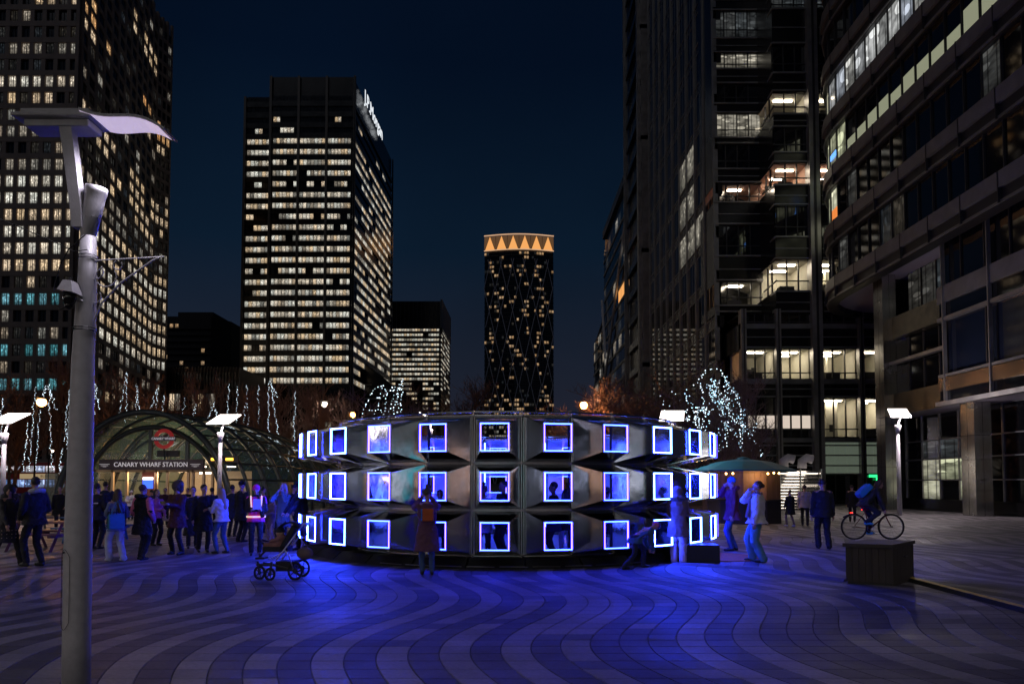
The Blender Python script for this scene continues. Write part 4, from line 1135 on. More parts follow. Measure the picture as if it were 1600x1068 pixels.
# camera
q = MB(); cx, cz = xo(127, 470), zp(470)
q.tube([(cx-.035, -.14, zp(452)), (cx-.03, -.14, zp(443)), (cx+.0, -.14, zp(440)), (cx+.0, -.14, zp(446))], .006, 6)
q.build('camera_hook', dark_metal, L)
q = MB(); q.solid([(cx-.075, -.22, zp(462)), (cx+.055, -.22, zp(466)), (cx+.055, -.07, zp(466)), (cx-.075, -.07, zp(462)), (cx-.045, -.19, zp(446)), (cx+.02, -.19, zp(447)), (cx+.02, -.09, zp(447)), (cx-.045, -.09, zp(446))],
                 [(0, 3, 2, 1), (4, 5, 6, 7), (0, 1, 5, 4), (1, 2, 6, 5), (2, 3, 7, 6), (3, 0, 4, 7)]); cam_o = q.build('camera_housing', pole_paint, L)
q = MB(); q.tube([(cx-.01, -.145, zp(464)), (cx-.012, -.145, zp(472)), (cx-.015, -.145, zp(482))], [.05, .055, .035], 14); q.ball((cx-.015, -.145, zp(483)), .036, n=12, k=8); q.build('camera_dome', mat('black_dome', (.01, .01, .012), .12), L, smooth=True)
q = MB(); q.tube([(cx, -.10, zp(470)), (cx+.06, -.06, zp(474)), (cx+.09, -.03, zp(470))], .015, 8); q.build('camera_arm', pole_paint, L)
q = MB(); q.tube([(xo(143, 372), -.09, zp(372)), (xo(120, 380), -.11, zp(395)), (xo(105, 420), -.1, zp(420)), (xo(95, 455), -.1, zp(455)), (xo(97, 480), -.1, zp(480)), (xo(108, 487), -.12, zp(488)), (xo(116, 486), -.13, zp(486))], .005, 5)
q.tube([(xo(-40, 345), -.5, zp(345)), (xo(10, 352), -.4, zp(352)), (xo(60, 370), -.25, zp(370)), (xo(105, 388), -.1, zp(388)), (xo(126, 398), -.09, zp(398)), (xo(146, 395), -.09, zp(395))], .004, 5)
q.build('cable', black_rubber, L)
light('SPOT', 'lamp_light', (xo(200, 215), 0, zp(222)), 90, (.92, .85, 1.0), .25, L, rot=(0, 0, 0), spot=radians(150))

# ================================================================== DARK BOX, CABLE RAMP
A_ = gnd(1395, 915); Bp = gnd(1322, 911); Cp = gnd(1431, 903)
ax = (Bp-A_); ay = (Cp-A_); ay = ay.normalized()*min(1.25, ay.length)
h = .72
bx = thing('storage_box', 'dark wooden storage box standing on the square in front of the cyclist', 'box', tuple(A_+Vector((0, 0, .001))))
q = MB(); nb = 7
for k in range(nb):
    w0 = ax*(k/nb+.004); q = MB(); q.frame_box(w0+Vector((0, 0, .05)), ax*(1/nb-.008), ay*.02, Vector((0, 0, h-.12)), None); q.build('plank', wood, bx)
for k in range(8):
    w0 = ay*(k/8+.004)+ax*.0; q = MB(); q.frame_box(w0+ax*.0+Vector((0, 0, .05))+ay*.0, ay*(1/8-.008), ax*.02, Vector((0, 0, h-.12)), None); q.build('plank', wood, bx)
q = MB(); q.frame_box(ax*.03+ay*.03, ax*.94, ay*.94, Vector((0, 0, h-.08)), plinth_m); q.build('body', None, bx)
q = MB(); q.frame_box(-ax*.04-ay*.04+Vector((0, 0, h-.06)), ax*1.08, ay*1.08, Vector((0, 0, .06)), wood); q.build('lid', None, bx)
q = MB(); nx = ax.normalized()
q.frame_box(ay*.02-nx*.02+Vector((0, 0, 0)), ay*.96, nx*.015, Vector((0, 0, .07)), wood); q.frame_box(-nx*.012+Vector((0, 0, 0)), ay*.05, nx*.015, Vector((0, 0, h-.07)), wood); q.frame_box(ay*.95-nx*.012, ay*.05, nx*.015, Vector((0, 0, h-.07)), wood)
q.build('corner_trim', None, bx)
q = MB(); c_ = ay*.5-nx*.03+Vector((0, 0, h*.66)); q.tube([c_-ay*.06, c_-ay*.06-nx*.03, c_+ay*.06-nx*.03, c_+ay*.06], .010, 6); q.build('handle', dark_metal, bx)
def ramp(pts, w_, hh, m, name, label, stripe=None):
    t = thing(name, label, 'cable ramp', (pts[0].x, pts[0].y, 0))
    o0 = pts[0]
    for i in range(len(pts)-1):
        a = pts[i]; b2 = pts[i+1]; L_ = (b2-a).length; n_ = max(1, int(L_/.5)); d = (b2-a).normalized(); s_ = Vector((-d.y, d.x, 0))
        for k in range(n_):
            p = a+(b2-a)*(k/n_)-o0; e = (b2-a)/n_-d*.01
            q = MB(); z = Vector((0, 0, 1))
            q.solid([p-s_*w_, p+e-s_*w_, p+e+s_*w_, p+s_*w_, p-s_*w_*.4+z*hh, p+e-s_*w_*.4+z*hh, p+e+s_*w_*.4+z*hh, p+s_*w_*.4+z*hh], [(0, 3, 2, 1), (4, 5, 6, 7), (0, 1, 5, 4), (1, 2, 6, 5), (2, 3, 7, 6), (3, 0, 4, 7)], m)
            if stripe: q.frame_box(p-s_*w_*.38+z*(hh+.001), e, s_*w_*.76, z*.006, stripe)
            q.build('ramp_segment', None, t)
    return t
yel = mat('worn_yellow_paint', (.70, .48, .10), .6, noise=.4, scale=9)
ramp([gnd(1052, 881), gnd(1180, 889), gnd(1325, 907)], .14, .05, mat('grey_rubber', (.10, .085, .10), .6, noise=.2), 'cable_ramp', 'low grey cable ramp running from the ring to the wooden box')
ramp([gnd(1405, 901), gnd(1600, 953), gnd(1760, 1000)], .15, .05, black_rubber, 'cable_ramp', 'black cable ramp with a worn yellow top right of the wooden box', yel)

# ================================================================== DRINKS HUT
hx = at(1176, 800, 32).x
K = thing('market_hut', 'round wooden drinks hut with warm bulbs under its roof', 'kiosk', (hx, 33.2, 0))
rK = 1.62; nK = 10; hutw = mat('hut_boards', (.22, .12, .07), .6, noise=.25, scale=6, bump=.3, bscale=20, stretch=(1, 1, .1))
for i in range(nK):
    a0 = 2*pi*i/nK; a1 = 2*pi*(i+1)/nK
    for k in range(4):
        b0 = Vector((rK*cos(a0), rK*sin(a0), 0)).lerp(Vector((rK*cos(a1), rK*sin(a1), 0)), k/4+.006); b1 = Vector((rK*cos(a0), rK*sin(a0), 0)).lerp(Vector((rK*cos(a1), rK*sin(a1), 0)), (k+1)/4-.006)
        nn = Vector((-(b0+b1).x, -(b0+b1).y, 0)).normalized()
        q = MB(); q.frame_box(b0+Vector((0, 0, 1.05)), b1-b0, nn*.03, Vector((0, 0, 1.25)), hutw); q.build('board', None, K)
q = MB(); q.lathe([(rK+.02, 0), (rK+.02, .98), (rK+.12, 1.0), (rK+.12, 1.05), (rK-.1, 1.05)], n=nK, m=mat('hut_base', (.02, .016, .02), .6)); q.build('counter', None, K)
roofm = mat('canvas_roof_teal_glow', (.008, .10, .15), .45, noise=.25, scale=3, bump=.2, bscale=3)  # teal light on the roof is put into the canvas colour
apex = (0, 0, 2.82)
for i in range(nK):
    a0 = 2*pi*i/nK; a1 = 2*pi*(i+1)/nK; r0 = 2.35
    q = MB(); p0 = (r0*cos(a0), r0*sin(a0), 2.33); p1 = (r0*cos(a1), r0*sin(a1), 2.33); t0 = (.25*cos(a0), .25*sin(a0), 2.84); t1 = (.25*cos(a1), .25*sin(a1), 2.84)
    m0 = (1.25*cos(a0), 1.25*sin(a0), 2.70); m1 = (1.25*cos(a1), 1.25*sin(a1), 2.70)
    q.face([p0, p1, m1, m0]); q.face([m0, m1, t1, t0]); q.face([(p0[0], p0[1], 2.27), (p1[0], p1[1], 2.27), p1, p0]); q.build('roof_panel', roofm, K, smooth=False)
q = MB(); q.lathe([(.3, 2.82), (.3, 2.88), (.05, 2.95)], n=nK); q.build('roof_cap', roofm, K)
bulb_w = emi('warm_bulb', (1.0, .55, .18), 14.0)
for i in range(22):
    a = -pi+pi*i/21; q = MB()
    if h2(i, 8) < .3: continue
    q.ball(((rK+.35)*cos(a), (rK+.35)*sin(a), 2.12+.08*h2(i, 2)), .045, n=6, k=4); q.build('bulb', bulb_w, K)
q = MB(); q.tube([((rK+.35)*cos(-pi+pi*i/21), (rK+.35)*sin(-pi+pi*i/21), 2.21) for i in range(22)], .008, 4); q.build('bulb_cable', black_rubber, K)
light('POINT', 'hut_light', (0, -2.0, 2.1), 26, (1, .6, .25), .3, K)
q = MB(); q.box(1.0, 1.62, -.62, -.58, 2.30, 2.42, emi('orange_menu_light', (1, .5, .15), 1.5)); q.build('lit_sign', None, K)

fm_p = gnd(1118, 870); q = MB(); q.lathe([(1.05, .002), (1.05, .018), (1.0, .024)], n=28); tag(q.build('light_patch', mat('painted_orange_light', (.42, .10, .02), .95, noise=.3, scale=9, bump=.5, bscale=40), None, loc=(fm_p.x, fm_p.y, 0)), 'round patch of painted orange light on the paving beside the ring', 'painted light')  # orange light on the paving, painted as a rust disc
# louvred steel screen with vent cowls
vx0 = at(1219, 780, 47).x; vx1 = at(1284, 780, 47).x
V = thing('louvre_screen', 'lit steel louvre screen topped by two curved vents', 'screen', (vx0, 47, 0)); wv = vx1-vx0
for k in range(13):
    z = .12+k*.19; q = MB(); q.solid([(0, 0, z), (wv, 0, z), (wv, .10, z+.13), (0, .10, z+.13), (0, .012, z-.01), (wv, .012, z-.01), (wv, .112, z+.12), (0, .112, z+.12)], [(0, 1, 2, 3), (7, 6, 5, 4), (0, 4, 5, 1), (1, 5, 6, 2), (2, 6, 7, 3), (3, 7, 4, 0)]); q.build('slat', steel, V)
q = MB()
for x in (0, wv*.5, wv): q.box(x-.04, x+.04, -.02, .2, 0, 2.65)
q.build('post', steel, V)
q = MB(); q.box(-.05, wv+.05, .5, 1.6, 0, 2.3, black_clad); q.build('housing', None, V)
tl = emi('white_tube_light', (1.0, .86, .72), 6.0)
for z in (.9, 1.65, 2.35): q = MB(); q.tube([(.1, .3, z), (wv-.1, .3, z)], .03, 6); q.build('tube_light', tl, V)
for x in (wv*.3, wv*.75):
    q = MB(); q.tube([(x-.32, .6, 2.7), (x-.3, .6, 3.15), (x+.0, .6, 3.35), (x+.35, .55, 3.25)], [.30, .30, .28, .30], 12); q.build('vent_cowl', pole_paint, V, smooth=True)
light('AREA', 'louvre_light', (wv/2, -.6, 3.2), 30, (1, .85, .7), 1.2, V, rot=(radians(-25), 0, 0))

# ================================================================== STATION CANOPY
F0 = Vector((-20.0, 40.0, 0)); E0 = Vector((-13.0, 56.5, 0)); WH = 4.75; HH = 5.62
ST = thing('station_entrance', 'domed glass and steel underground station entrance with a red ring sign', 'station', tuple(F0))
rib_m = mat('dark_steel_rib', (.045, .055, .055), .35, .6)
gl_m = mat('greenish_canopy_glass', (.12, .24, .21), .10, 0, spec=1.0, alpha=.42, bump=.06, bscale=1.0)
def cs(s): return sqrt(max(.02, 1-(s*.985)**2.2))
def dome(s, th, o=0):
    c = (E0-F0)*s; k = cs(s)
    return Vector((c.x+(WH*k+o)*cos(th), c.y, max(0, (HH*k+o)*sin(th))))
NS = 12; NT = 18
for i in range(NS+1):
    s = i/NS; q = MB(); q.tube([dome(s, pi*k/24) for k in range(25)], .11 if i else .17, 6); q.build('rib', rib_m, ST, smooth=True)
for k in range(1, NT):
    q = MB(); q.tube([dome(i/NS, pi*k/NT, .05) for i in range(NS+1)], .05, 5); q.build('purlin', rib_m, ST)
for i in range(NS):
    for k in range(NT):
        a = dome(i/NS, pi*k/NT); b2 = dome((i+1)/NS, pi*k/NT); c = dome((i+1)/NS, pi*(k+1)/NT); d = dome(i/NS, pi*(k+1)/NT)
        cen = (a+b2+c+d)/4; q = MB(); q.face([p+(cen-p)*.03 for p in (a, b2, c, d)]); q.build('glass_pane', gl_m, ST)
# front arch
q = MB(); q.tube([Vector((4.05*cos(pi*k/24), .9, 4.85*sin(pi*k/24))) for k in range(25)], .15, 8); q.build('front_arch', rib_m, ST, smooth=True)
q = MB(); q.tube([Vector((3.5*cos(pi*k/24), 3.0, 4.5*sin(pi*k/24))) for k in range(25)], .10, 8); q.build('inner_arch', rib_m, ST, smooth=True)
q = MB()
for x in (-.1, 1.95): q.box(x-.09, x+.09, .82, 1.0, 3.05, 4.85*sqrt(1-(x/4.05)**2)-.05)
q.build('post', rib_m, ST)
for k in range(8):      # upright glass of the arch front
    x0_ = -3.7+k*.93; x1_2 = x0_+.88; zt_ = min(4.85*sqrt(max(0, 1-(min(abs(x0_), 3.99)/4.05)**2)), 4.85*sqrt(max(0, 1-(min(abs(x1_2), 3.99)/4.05)**2)))
    if zt_ > 3.2: q = MB(); q.face([(x0_, .95, 3.1), (x1_2, .95, 3.1), (x1_2, .95, zt_-.1), (x0_, .95, zt_-.1)]); q.build('glass_pane', gl_m, ST)
# sign band
q = MB(); q.box(-2.75, 3.0, .55, .75, 2.48, 3.05, mat('dark_sign_band', (.05, .035, .045), .35, .4)); sb = q.build('sign_band', None, ST)
let = emi('pale_lettering', (.85, .78, .80), .35, nee=False, base=(.7, .7, .7))
tm = text_mesh('CANARY WHARF STATION', .36, .012, let, 'lettering'); put('lettering', tm, sb, (.10, .535, 2.76), rot=(radians(90), 0, 0))
wd = max(v.co.x for v in tm.vertices)-min(v.co.x for v in tm.vertices); sb_l = sb.children[0]
sb_l.scale = (4.05/wd, 1, 1)
for x in (-2.45, 2.55):
    q = MB(); q.box(x-.28, x+.28, .54, .548, 2.78, 2.80, let); q.box(x-.2, x+.2, .54, .548, 2.70, 2.72, let); q.box(x-.09, x+.09, .54, .548, 2.64, 2.66, let); q.build('small_lettering', None, sb)
# roundel
red = mat('red_enamel', (.42, .03, .035), .35); rd_e = emi('red_enamel_lit', (.5, .03, .03), .22, nee=False, base=(.4, .02, .02)); blue_e = mat('dark_blue_enamel', (.02, .02, .05), .4)
ro = MB(); cx, cz = .85, 4.18
for k in range(32):
    a0 = 2*pi*k/32; a1 = 2*pi*(k+1)/32
    v = [(cx+r*cos(a), .40, cz+r*sin(a)) for r, a in ((.36, a0), (.55, a0), (.55, a1), (.36, a1))]; ro.solid(v+[(x, .50, z) for x, y, z in v], [(0, 1, 2, 3), (7, 6, 5, 4), (1, 5, 6, 2), (0, 3, 7, 4)], rd_e)
rdl = ro.build('ring_sign', None, ST)
q = MB(); q.box(cx-.68, cx+.68, .36, .40, cz-.12, cz+.12, blue_e); q.build('sign_bar', None, rdl)
tm = text_mesh('CANARY WHARF', .2, .006, let, 'lettering'); o = put('lettering', tm, rdl, (cx, .35, cz), rot=(radians(90), 0, 0)); wd = max(v.co.x for v in tm.vertices)-min(v.co.x for v in tm.vertices); o.scale = (1.28/wd, 1, 1)
q = MB(); q.tube([(cx, .45, cz-.55), (cx, .6, 3.05)], .04, 6); q.build('sign_stem', rib_m, ST)
q = MB(); q.box(.35, 1.55, .7, .85, 3.2, 3.55, plinth_m); q.build('display_box', None, ST)
# doorways and warm interior
warm_frame = mat('bronze_door_frame', (.50, .36, .22), .35, .7)
for x in (-3.6, -2.35, -1.55, -.55, .1, .72, 1.9, 2.15, 2.75, 3.25):
    q = MB(); q.box(x-.06, x+.06, 1.15, 1.32, 0, 2.48); q.build('door_frame', warm_frame, ST)
q = MB(); q.box(-3.65, 3.3, 1.15, 1.3, 2.36, 2.5, warm_frame); q.build('lintel', None, ST)
for x0_, x1_2 in ((-3.5, -2.45), (-2.25, -1.65), (-1.45, -.65), (2.25, 2.7), (2.8, 3.2)):
    q = MB(); q.face([(x0_, 1.25, .1), (x1_2, 1.25, .1), (x1_2, 1.25, 2.3), (x0_, 1.25, 2.3)]); q.build('door_glass', clear_glass, ST)
scr_w = emi('white_screen', (1.0, .98, .95), 2.4); scr_b = emi('blue_screen', (.04, .12, 1.0), 1.8)
q = MB(); q.box(-.48, .08, .85, .9, 1.45, 1.92, scr_b); q.box(-.48, .08, .85, .9, 1.93, 2.08, scr_w); q.box(-.55, .15, .9, 1.0, 1.0, 2.36, mat('orange_panel', (.45, .12, .06), .5)); q.build('ticket_screen', None, ST)
q = MB(); st_wall = mat('cream_wall', (.55, .45, .32), .6, noise=.1)
q.face([(-3.0, 7.0, 0), (3.4, 7.0, 0), (3.4, 7.0, 2.5), (-3.0, 7.0, 2.5)], st_wall); q.face([(-3.0, 7.0, 0), (-3.0, 7.0, 2.5), (-3.6, 2.0, 2.5), (-3.6, 2.0, 0)], st_wall)
q.face([(-3.4, 7.0, .012), (-3.6, 2.0, .012), (4.0, 2.0, .012), (4.6, 7.0, .012)], mat('station_floor', (.25, .22, .18), .4)); q.build('hall_wall', None, ST)
q = MB(); q.box(.9, 1.7, 5.0, 5.2, 2.3, 2.42, tl); q.build('hall_light', None, ST)
for x in (-2.6, 1.2, 3.0): q = MB(); q.box(x-.2, x+.2, 4.4, 4.8, 2.7, 2.76, tl); q.build('hall_light', None, ST)
light('POINT', 'hall_glow', (0.6, 3.6, 2.2), 300, (1, .68, .38), .4, ST)
amb = emi('amber_display', (1.0, .55, .05), 3.0)
for x in (3.55, 4.35): q = MB(); q.box(x, x+.4, .2, .25, 2.98, 3.12, amb); q.build('amber_display', None, ST)
q = MB(); q.box(3.4, 5.0, .26, .4, 2.85, 3.25, plinth_m); q.build('display_housing', None, ST)
# side screens of glass standing left of the entrance
q = MB(); q.box(-5.6, -4.9, .2, .28, .05, 2.3); o_ = tag(q.build('glass_screen', mat('pale_green_glass', (.22, .24, .20), .15, 0, alpha=.55), None, loc=tuple(F0+Vector((-.2, .5, 0)))), 'pale glass screen standing beside the station arch behind the lamp post', 'screen')

# ================================================================== RED BUS
BX = at(106, 740, 94).x; BUS = thing('double_decker_bus', 'red double decker bus behind the trees at the far left', 'bus', (BX-11, 94, 0))
red_b = mat('bus_red', (.42, .03, .025), .3, coat=.5); Lb = 11.0
o = MB(); o.box(0, Lb, 0, 2.5, .35, 4.3); o = o.build('body', red_b, BUS); bv = o.modifiers.new('b', 'BEVEL'); bv.width = .18; bv.segments = 3
bus_in = office('bus_interior', (.75, .70, .72), (.55, .65, .95), .75, uvs=(3, 2)); bus_in2 = office('bus_interior_low', (.25, .45, 1.0), (.5, .6, .9), .8, uvs=(3, 2))
for k in range(8):
    q = MB(); q.face([(.5+k*1.28, -.03, 3.05), (1.65+k*1.28, -.03, 3.05), (1.65+k*1.28, -.03, 3.85), (.5+k*1.28, -.03, 3.85)], bus_in, [(0, 0), (1, 0), (1, 1), (0, 1)]); q.build('window', None, BUS)
    q = MB(); q.face([(.5+k*1.28, -.03, 1.15), (1.65+k*1.28, -.03, 1.15), (1.65+k*1.28, -.03, 2.1), (.5+k*1.28, -.03, 2.1)], bus_in2, [(0, 0), (1, 0), (1, 1), (0, 1)]); q.build('window', None, BUS)
q = MB(); q.box(4.9, 10.6, -.06, -.01, 2.2, 2.85, emi('advert_panel', (.75, .55, .30), .38, nee=False, base=(.6, .5, .3))); ad_ = q.build('advert', None, BUS)
tm = text_mesh('BUSINESS', .5, .005, mat('advert_ink', (.25, .12, .03), .6), 'lettering'); put('lettering', tm, ad_, (8.6, -.08, 2.52), rot=(radians(90), 0, 0))
for x in (2.4, 8.4):
    q = MB(); q.tube([(x, -.05, .5), (x, .3, .5)], .48, 18); wh = q.build('wheel', black_rubber, BUS); q = MB(); q.tube([(x, -.07, .5), (x, -.02, .5)], .24, 12); q.build('rim', dull_steel, wh)
q = MB()
for z in (2.12, 2.9): q.box(0, Lb, -.05, 0, z, z+.05)
q.build('trim_line', red_b, BUS)

# ================================================================== TREES AND LIGHT STRINGS
bark = mat('winter_bark', (.13, .075, .065), .85, noise=.3, scale=6, bump=.4, bscale=12)
def grow(seed, h, nl=9, spread=.32, up=.8, twigs=26):
    """bare tree: trunk, rising limbs, branching twigs; returns meshes and limb paths"""
    r = random.Random(seed); tr = MB(); cr = MB(); limbs = []
    tp = [(0, 0, 0)]; 
    for i in range(1, 7): tp.append((tp[-1][0]+r.uniform(-.06, .06), tp[-1][1]+r.uniform(-.06, .06), h*.62*i/6))
    rad0 = h*.017+.03
    tr.tube(tp, [rad0*(1-.13*i) for i in range(7)], 8)
    def branch(p, d, L, rad, depth):
        pts = [p]; dd = d.copy(); n_ = 5
        for i in range(n_):
            dd = (dd+Vector((r.uniform(-1, 1), r.uniform(-1, 1), r.uniform(-.5, 1)*up))*.20).normalized()
            pts.append(pts[-1]+dd*L/n_)
        cr.tube(pts, [rad*(1-.17*i) for i in range(n_+1)], 5 if depth == 0 else 3, cap=False)
        if depth < 3:
            k = {0: 8, 1: 6, 2: 5}[depth]
            for i in range(k):
                t = r.uniform(.25, 1); q0 = pts[int(t*n_)] if t < 1 else pts[-1]
                ax_ = Vector((r.uniform(-1, 1), r.uniform(-1, 1), r.uniform(-.1, .9)*up)).normalized()
                nd = (dd*.6+ax_*.8).normalized(); branch(q0, nd, L*r.uniform(.38, .62), max(.013, rad*.5), depth+1)
        return pts
    for i in range(nl):
        t = .35+.65*i/nl; p = Vector(tp[min(6, int(t*6))]); a = i*2.4+r.random()
        d = Vector((cos(a)*spread*2, sin(a)*spread*2, 1)).normalized()
        limbs.append(branch(p, d, h*r.uniform(.32, .45), rad0*.5, 0))
    return tr.mesh('trunk', bark), cr.mesh('crown', bark), [Vector(p) for p in tp], limbs
protos = [grow(11, 10, 9, .30), grow(23, 10, 10, .42, .6), grow(37, 10, 8, .22, 1.0), grow(51, 10, 11, .55, .5)]
def tree(px, ytop, Y, pi_, label, rz, squeeze=1.0, group='bare winter trees round the square'):
    p = at(px, ytop, Y); k = p.z/10.3
    t = thing('bare_tree', label, 'tree', (p.x, Y, 0), rz, group)
    for me, nm in ((protos[pi_][0], 'trunk'), (protos[pi_][1], 'crown')):
        o = put(nm, me, t); o.scale = (k*squeeze, k*squeeze, k)
    return t, k
bulb_c = emi('cool_white_bulb', (.72, .88, 1.0), 3.2, nee=False)
bulb_t = emi('bluish_white_bulb', (.50, .80, 1.0), 3.2, nee=False)
def bulbs(mb, path, step, r, jit, rnd, tw=0.0):
    P = [Vector(p) for p in path]; acc = 0; ph = rnd.random()*6
    for a, b2 in zip(P[:-1], P[1:]):
        L_ = (b2-a).length
        if L_ < 1e-6: continue
        t = acc
        while t < L_:
            p = a+(b2-a)*(t/L_); ph += 1.1
            p = p+Vector((cos(ph)*tw+rnd.uniform(-jit, jit), sin(ph)*tw+rnd.uniform(-jit, jit), rnd.uniform(-jit, jit)))
            rr = r*rnd.uniform(.6, 1.35)
            o_ = len(mb.v); mb.v += [(p.x+rr, p.y, p.z), (p.x-rr, p.y, p.z), (p.x, p.y+rr, p.z), (p.x, p.y-rr, p.z), (p.x, p.y, p.z+rr), (p.x, p.y, p.z-rr)]
            for f in ((0, 2, 4), (2, 1, 4), (1, 3, 4), (3, 0, 4), (2, 0, 5), (1, 2, 5), (3, 1, 5), (0, 3, 5)): mb.f.append(tuple(o_+i for i in f)); mb.m.append(0); mb.uv.append(None)
            t += step*rnd.uniform(.6, 1.4)
        acc = t-L_
def light_string(name, paths, Y, label, step=.16, r=.030, jit=.05, tw=.05, m=None, seed=0):
    """paths are lists of world points"""
    o0 = paths[0][0]; rnd = random.Random(seed); mb = MB(); wb = MB()
    for P in paths:
        Q = [p-o0 for p in P]; bulbs(mb, Q, step, r, jit, rnd, tw); wb.tube(Q, .012, 3)
    t = thing('fairy_lights', label, 'fairy lights', tuple(o0), 0, 'strings of white fairy lights in the trees')
    mb.build('bulbs', m or bulb_c, t, kind='stuff'); wb.build('wire', black_rubber, t); return t
def wig(px0, y0, px1, y1, Y, n_=7, a=3.0, seed=0):
    r = random.Random(seed); P = []
    for i in range(n_+1):
        t = i/n_; P.append(at(lerp(px0, px1, t)+(r.uniform(-a, a) if 0 < i < n_ else 0), lerp(y0, y1, t), Y+r.uniform(-.3, .3)))
    return P
n_l = 0
def where(px): return 'above the red bus' if px < 100 else 'behind the lamp post' if px < 160 else 'over the station dome' if px < 400 else 'left of the ring'
left_trees = [(-40, 560), (28, 575), (95, 560), (165, 552), (205, 570), (262, 580), (318, 585), (365, 590), (412, 588), (455, 592), (498, 600), (20, 600), (235, 600), (545, 602)]
ordn = ['first', 'second', 'third', 'fourth', 'fifth', 'sixth', 'seventh', 'eighth', 'ninth', 'tenth', 'eleventh', 'twelfth', 'thirteenth', 'fourteenth']
order = sorted(range(len(left_trees)), key=lambda i: left_trees[i][0])
for i, (px, yt) in enumerate(left_trees):
    Y = [58, 62, 66, 64, 74, 60, 68, 72, 62, 70, 64, 78, 82, 72][i]
    tree(px, yt-8, Y, i % 4, f'bare tree {where(px)}, {ordn[order.index(i)]} from the left in its row', i*1.3, .85)
strings = [ # top x, top y, bottom x, bottom y, distance
 (3, 622, 2, 716, 50), (55, 604, 46, 735, 54), (76, 600, 82, 735, 52), (72, 603, 66, 622, 52), (76, 602, 88, 640, 52), (43, 662, 36, 735, 50), (62, 640, 55, 735, 54), (112, 596, 104, 700, 60), (108, 610, 100, 690, 60),
 (147, 597, 156, 640, 60), (150, 600, 142, 720, 58), (198, 582, 186, 645, 64), (199, 583, 196, 660, 64), (213, 600, 214, 655, 62), (214, 604, 217, 650, 62), (247, 606, 233, 645, 60), (246, 608, 243, 655, 60), (256, 618, 254, 650, 60), (98, 700, 92, 740, 50),
 (288, 622, 286, 655, 66), (305, 632, 301, 655, 66), (335, 628, 322, 662, 66), (337, 640, 341, 662, 66), (357, 600, 356, 700, 62), (370, 605, 368, 695, 62), (385, 602, 389, 700, 64), (404, 603, 404, 725, 62), (384, 625, 378, 690, 64),
 (421, 597, 419, 735, 58), (424, 600, 441, 735, 58), (422, 596, 433, 620, 58), (462, 612, 457, 738, 58), (452, 690, 450, 735, 60), (300, 655, 350, 668, 47)]
def nth(n): return f"{n}{'th' if 10 <= n % 100 <= 20 else {1: 'st', 2: 'nd', 3: 'rd'}.get(n % 10, 'th')}"
rank = {i: k+1 for k, i in enumerate(sorted(range(len(strings)), key=lambda i: strings[i][0]+strings[i][2]))}
def string_label(i):
    xa_, ya_, xb_, yb2, Y = strings[i]; ln = 'long' if yb2-ya_ > 90 else ('short' if yb2-ya_ < 40 else 'medium')
    return f'{ln} string of white lights {where((xa_+xb_)/2)}, {nth(rank[i])} from the left'
for i, (xa_, ya_, xb_, yb2, Y) in enumerate(strings):
    light_string('s', [wig(xa_, ya_, xb_, yb2, Y, 8, 1.6, i)], Y, string_label(i), .12, .024, .04, .04, seed=i)
# dome garland on the station roof
P = [Vector(F0)+dome(s/10, pi*.56-.01*s, .12) for s in range(2, 9)]
g1 = light_string('s', [P, [p+Vector((.25, .1, -.05)) for p in P], [p+Vector((-.2, 0, 0)) for p in P]], 45, 'dense strip of white lights lying along the ridge of the station dome', .05, .022, .08, .02, seed=77)
# heart shaped loops left above the ring
loops = [[(565, 700), (568, 640), (585, 605), (600, 601), (604, 625), (590, 690)], [(582, 660), (592, 628), (598, 605)], [(577, 640), (596, 640), (590, 662)], [(606, 655), (612, 630), (618, 600)],
         [(600, 690), (612, 655), (622, 610), (630, 590), (628, 620), (620, 690)], [(590, 622), (606, 615), (614, 604)], [(612, 690), (620, 650), (624, 600)]]
light_string('s', [[at(x, y, 44) for x, y in L_] for L_ in loops], 44, 'looping white light strings in the tree above the left part of the ring', .19, .034, .05, .03, m=bulb_c, seed=5)
for i, (px, yt, Y, pr, lab) in enumerate([(600, 592, 44, 1, 'bare tree hung with looping lights above the left of the ring'), (733, 588, 95, 2, 'small bare tree against the blue glow in the street gap'), (880, 612, 70, 1, 'dark bare tree left of the orange lamp above the ring'),
        (952, 585, 66, 3, 'broad bare tree right of the orange lamp above the ring'), (1000, 560, 60, 1, 'tall bare tree in front of the narrow dark tower'), (1052, 565, 52, 3, 'bare tree behind the slanted lamp right of the ring middle'),
        (1100, 548, 44, 1, 'bare tree with the densest white lights right of the ring'), (1140, 580, 40, 2, 'bare tree with lights just left of the steel corner pier'), (1168, 640, 38, 0, 'small bare tree with trailing lights behind the drinks hut'), (650, 590, 90, 3, 'distant bare tree before the striped office block')]):
    tree(px, yt, Y, pr, lab, i*2.1+.4, 1.15)
rs = random.Random(9)
cl = []
for i in range(15):
    x0_ = rs.uniform(1072, 1150); y0_ = lerp(588, 640, rs.random())
    cl.append([at(lerp(x0_, x0_+rs.uniform(10, 55), t/6)+rs.uniform(-5, 5), lerp(y0_, min(712, y0_+rs.uniform(50, 120)), t/6), 41+rs.uniform(-1.5, 1.5)) for t in range(7)])
light_string('s', cl[:8], 41, 'dense tangle of white lights in the tree right of the ring', .2, .027, .12, .05, seed=31)
light_string('s', cl[8:], 41, 'bluish tangle of lights nearer the steel corner pier', .2, .027, .12, .05, m=bulb_t, seed=32)
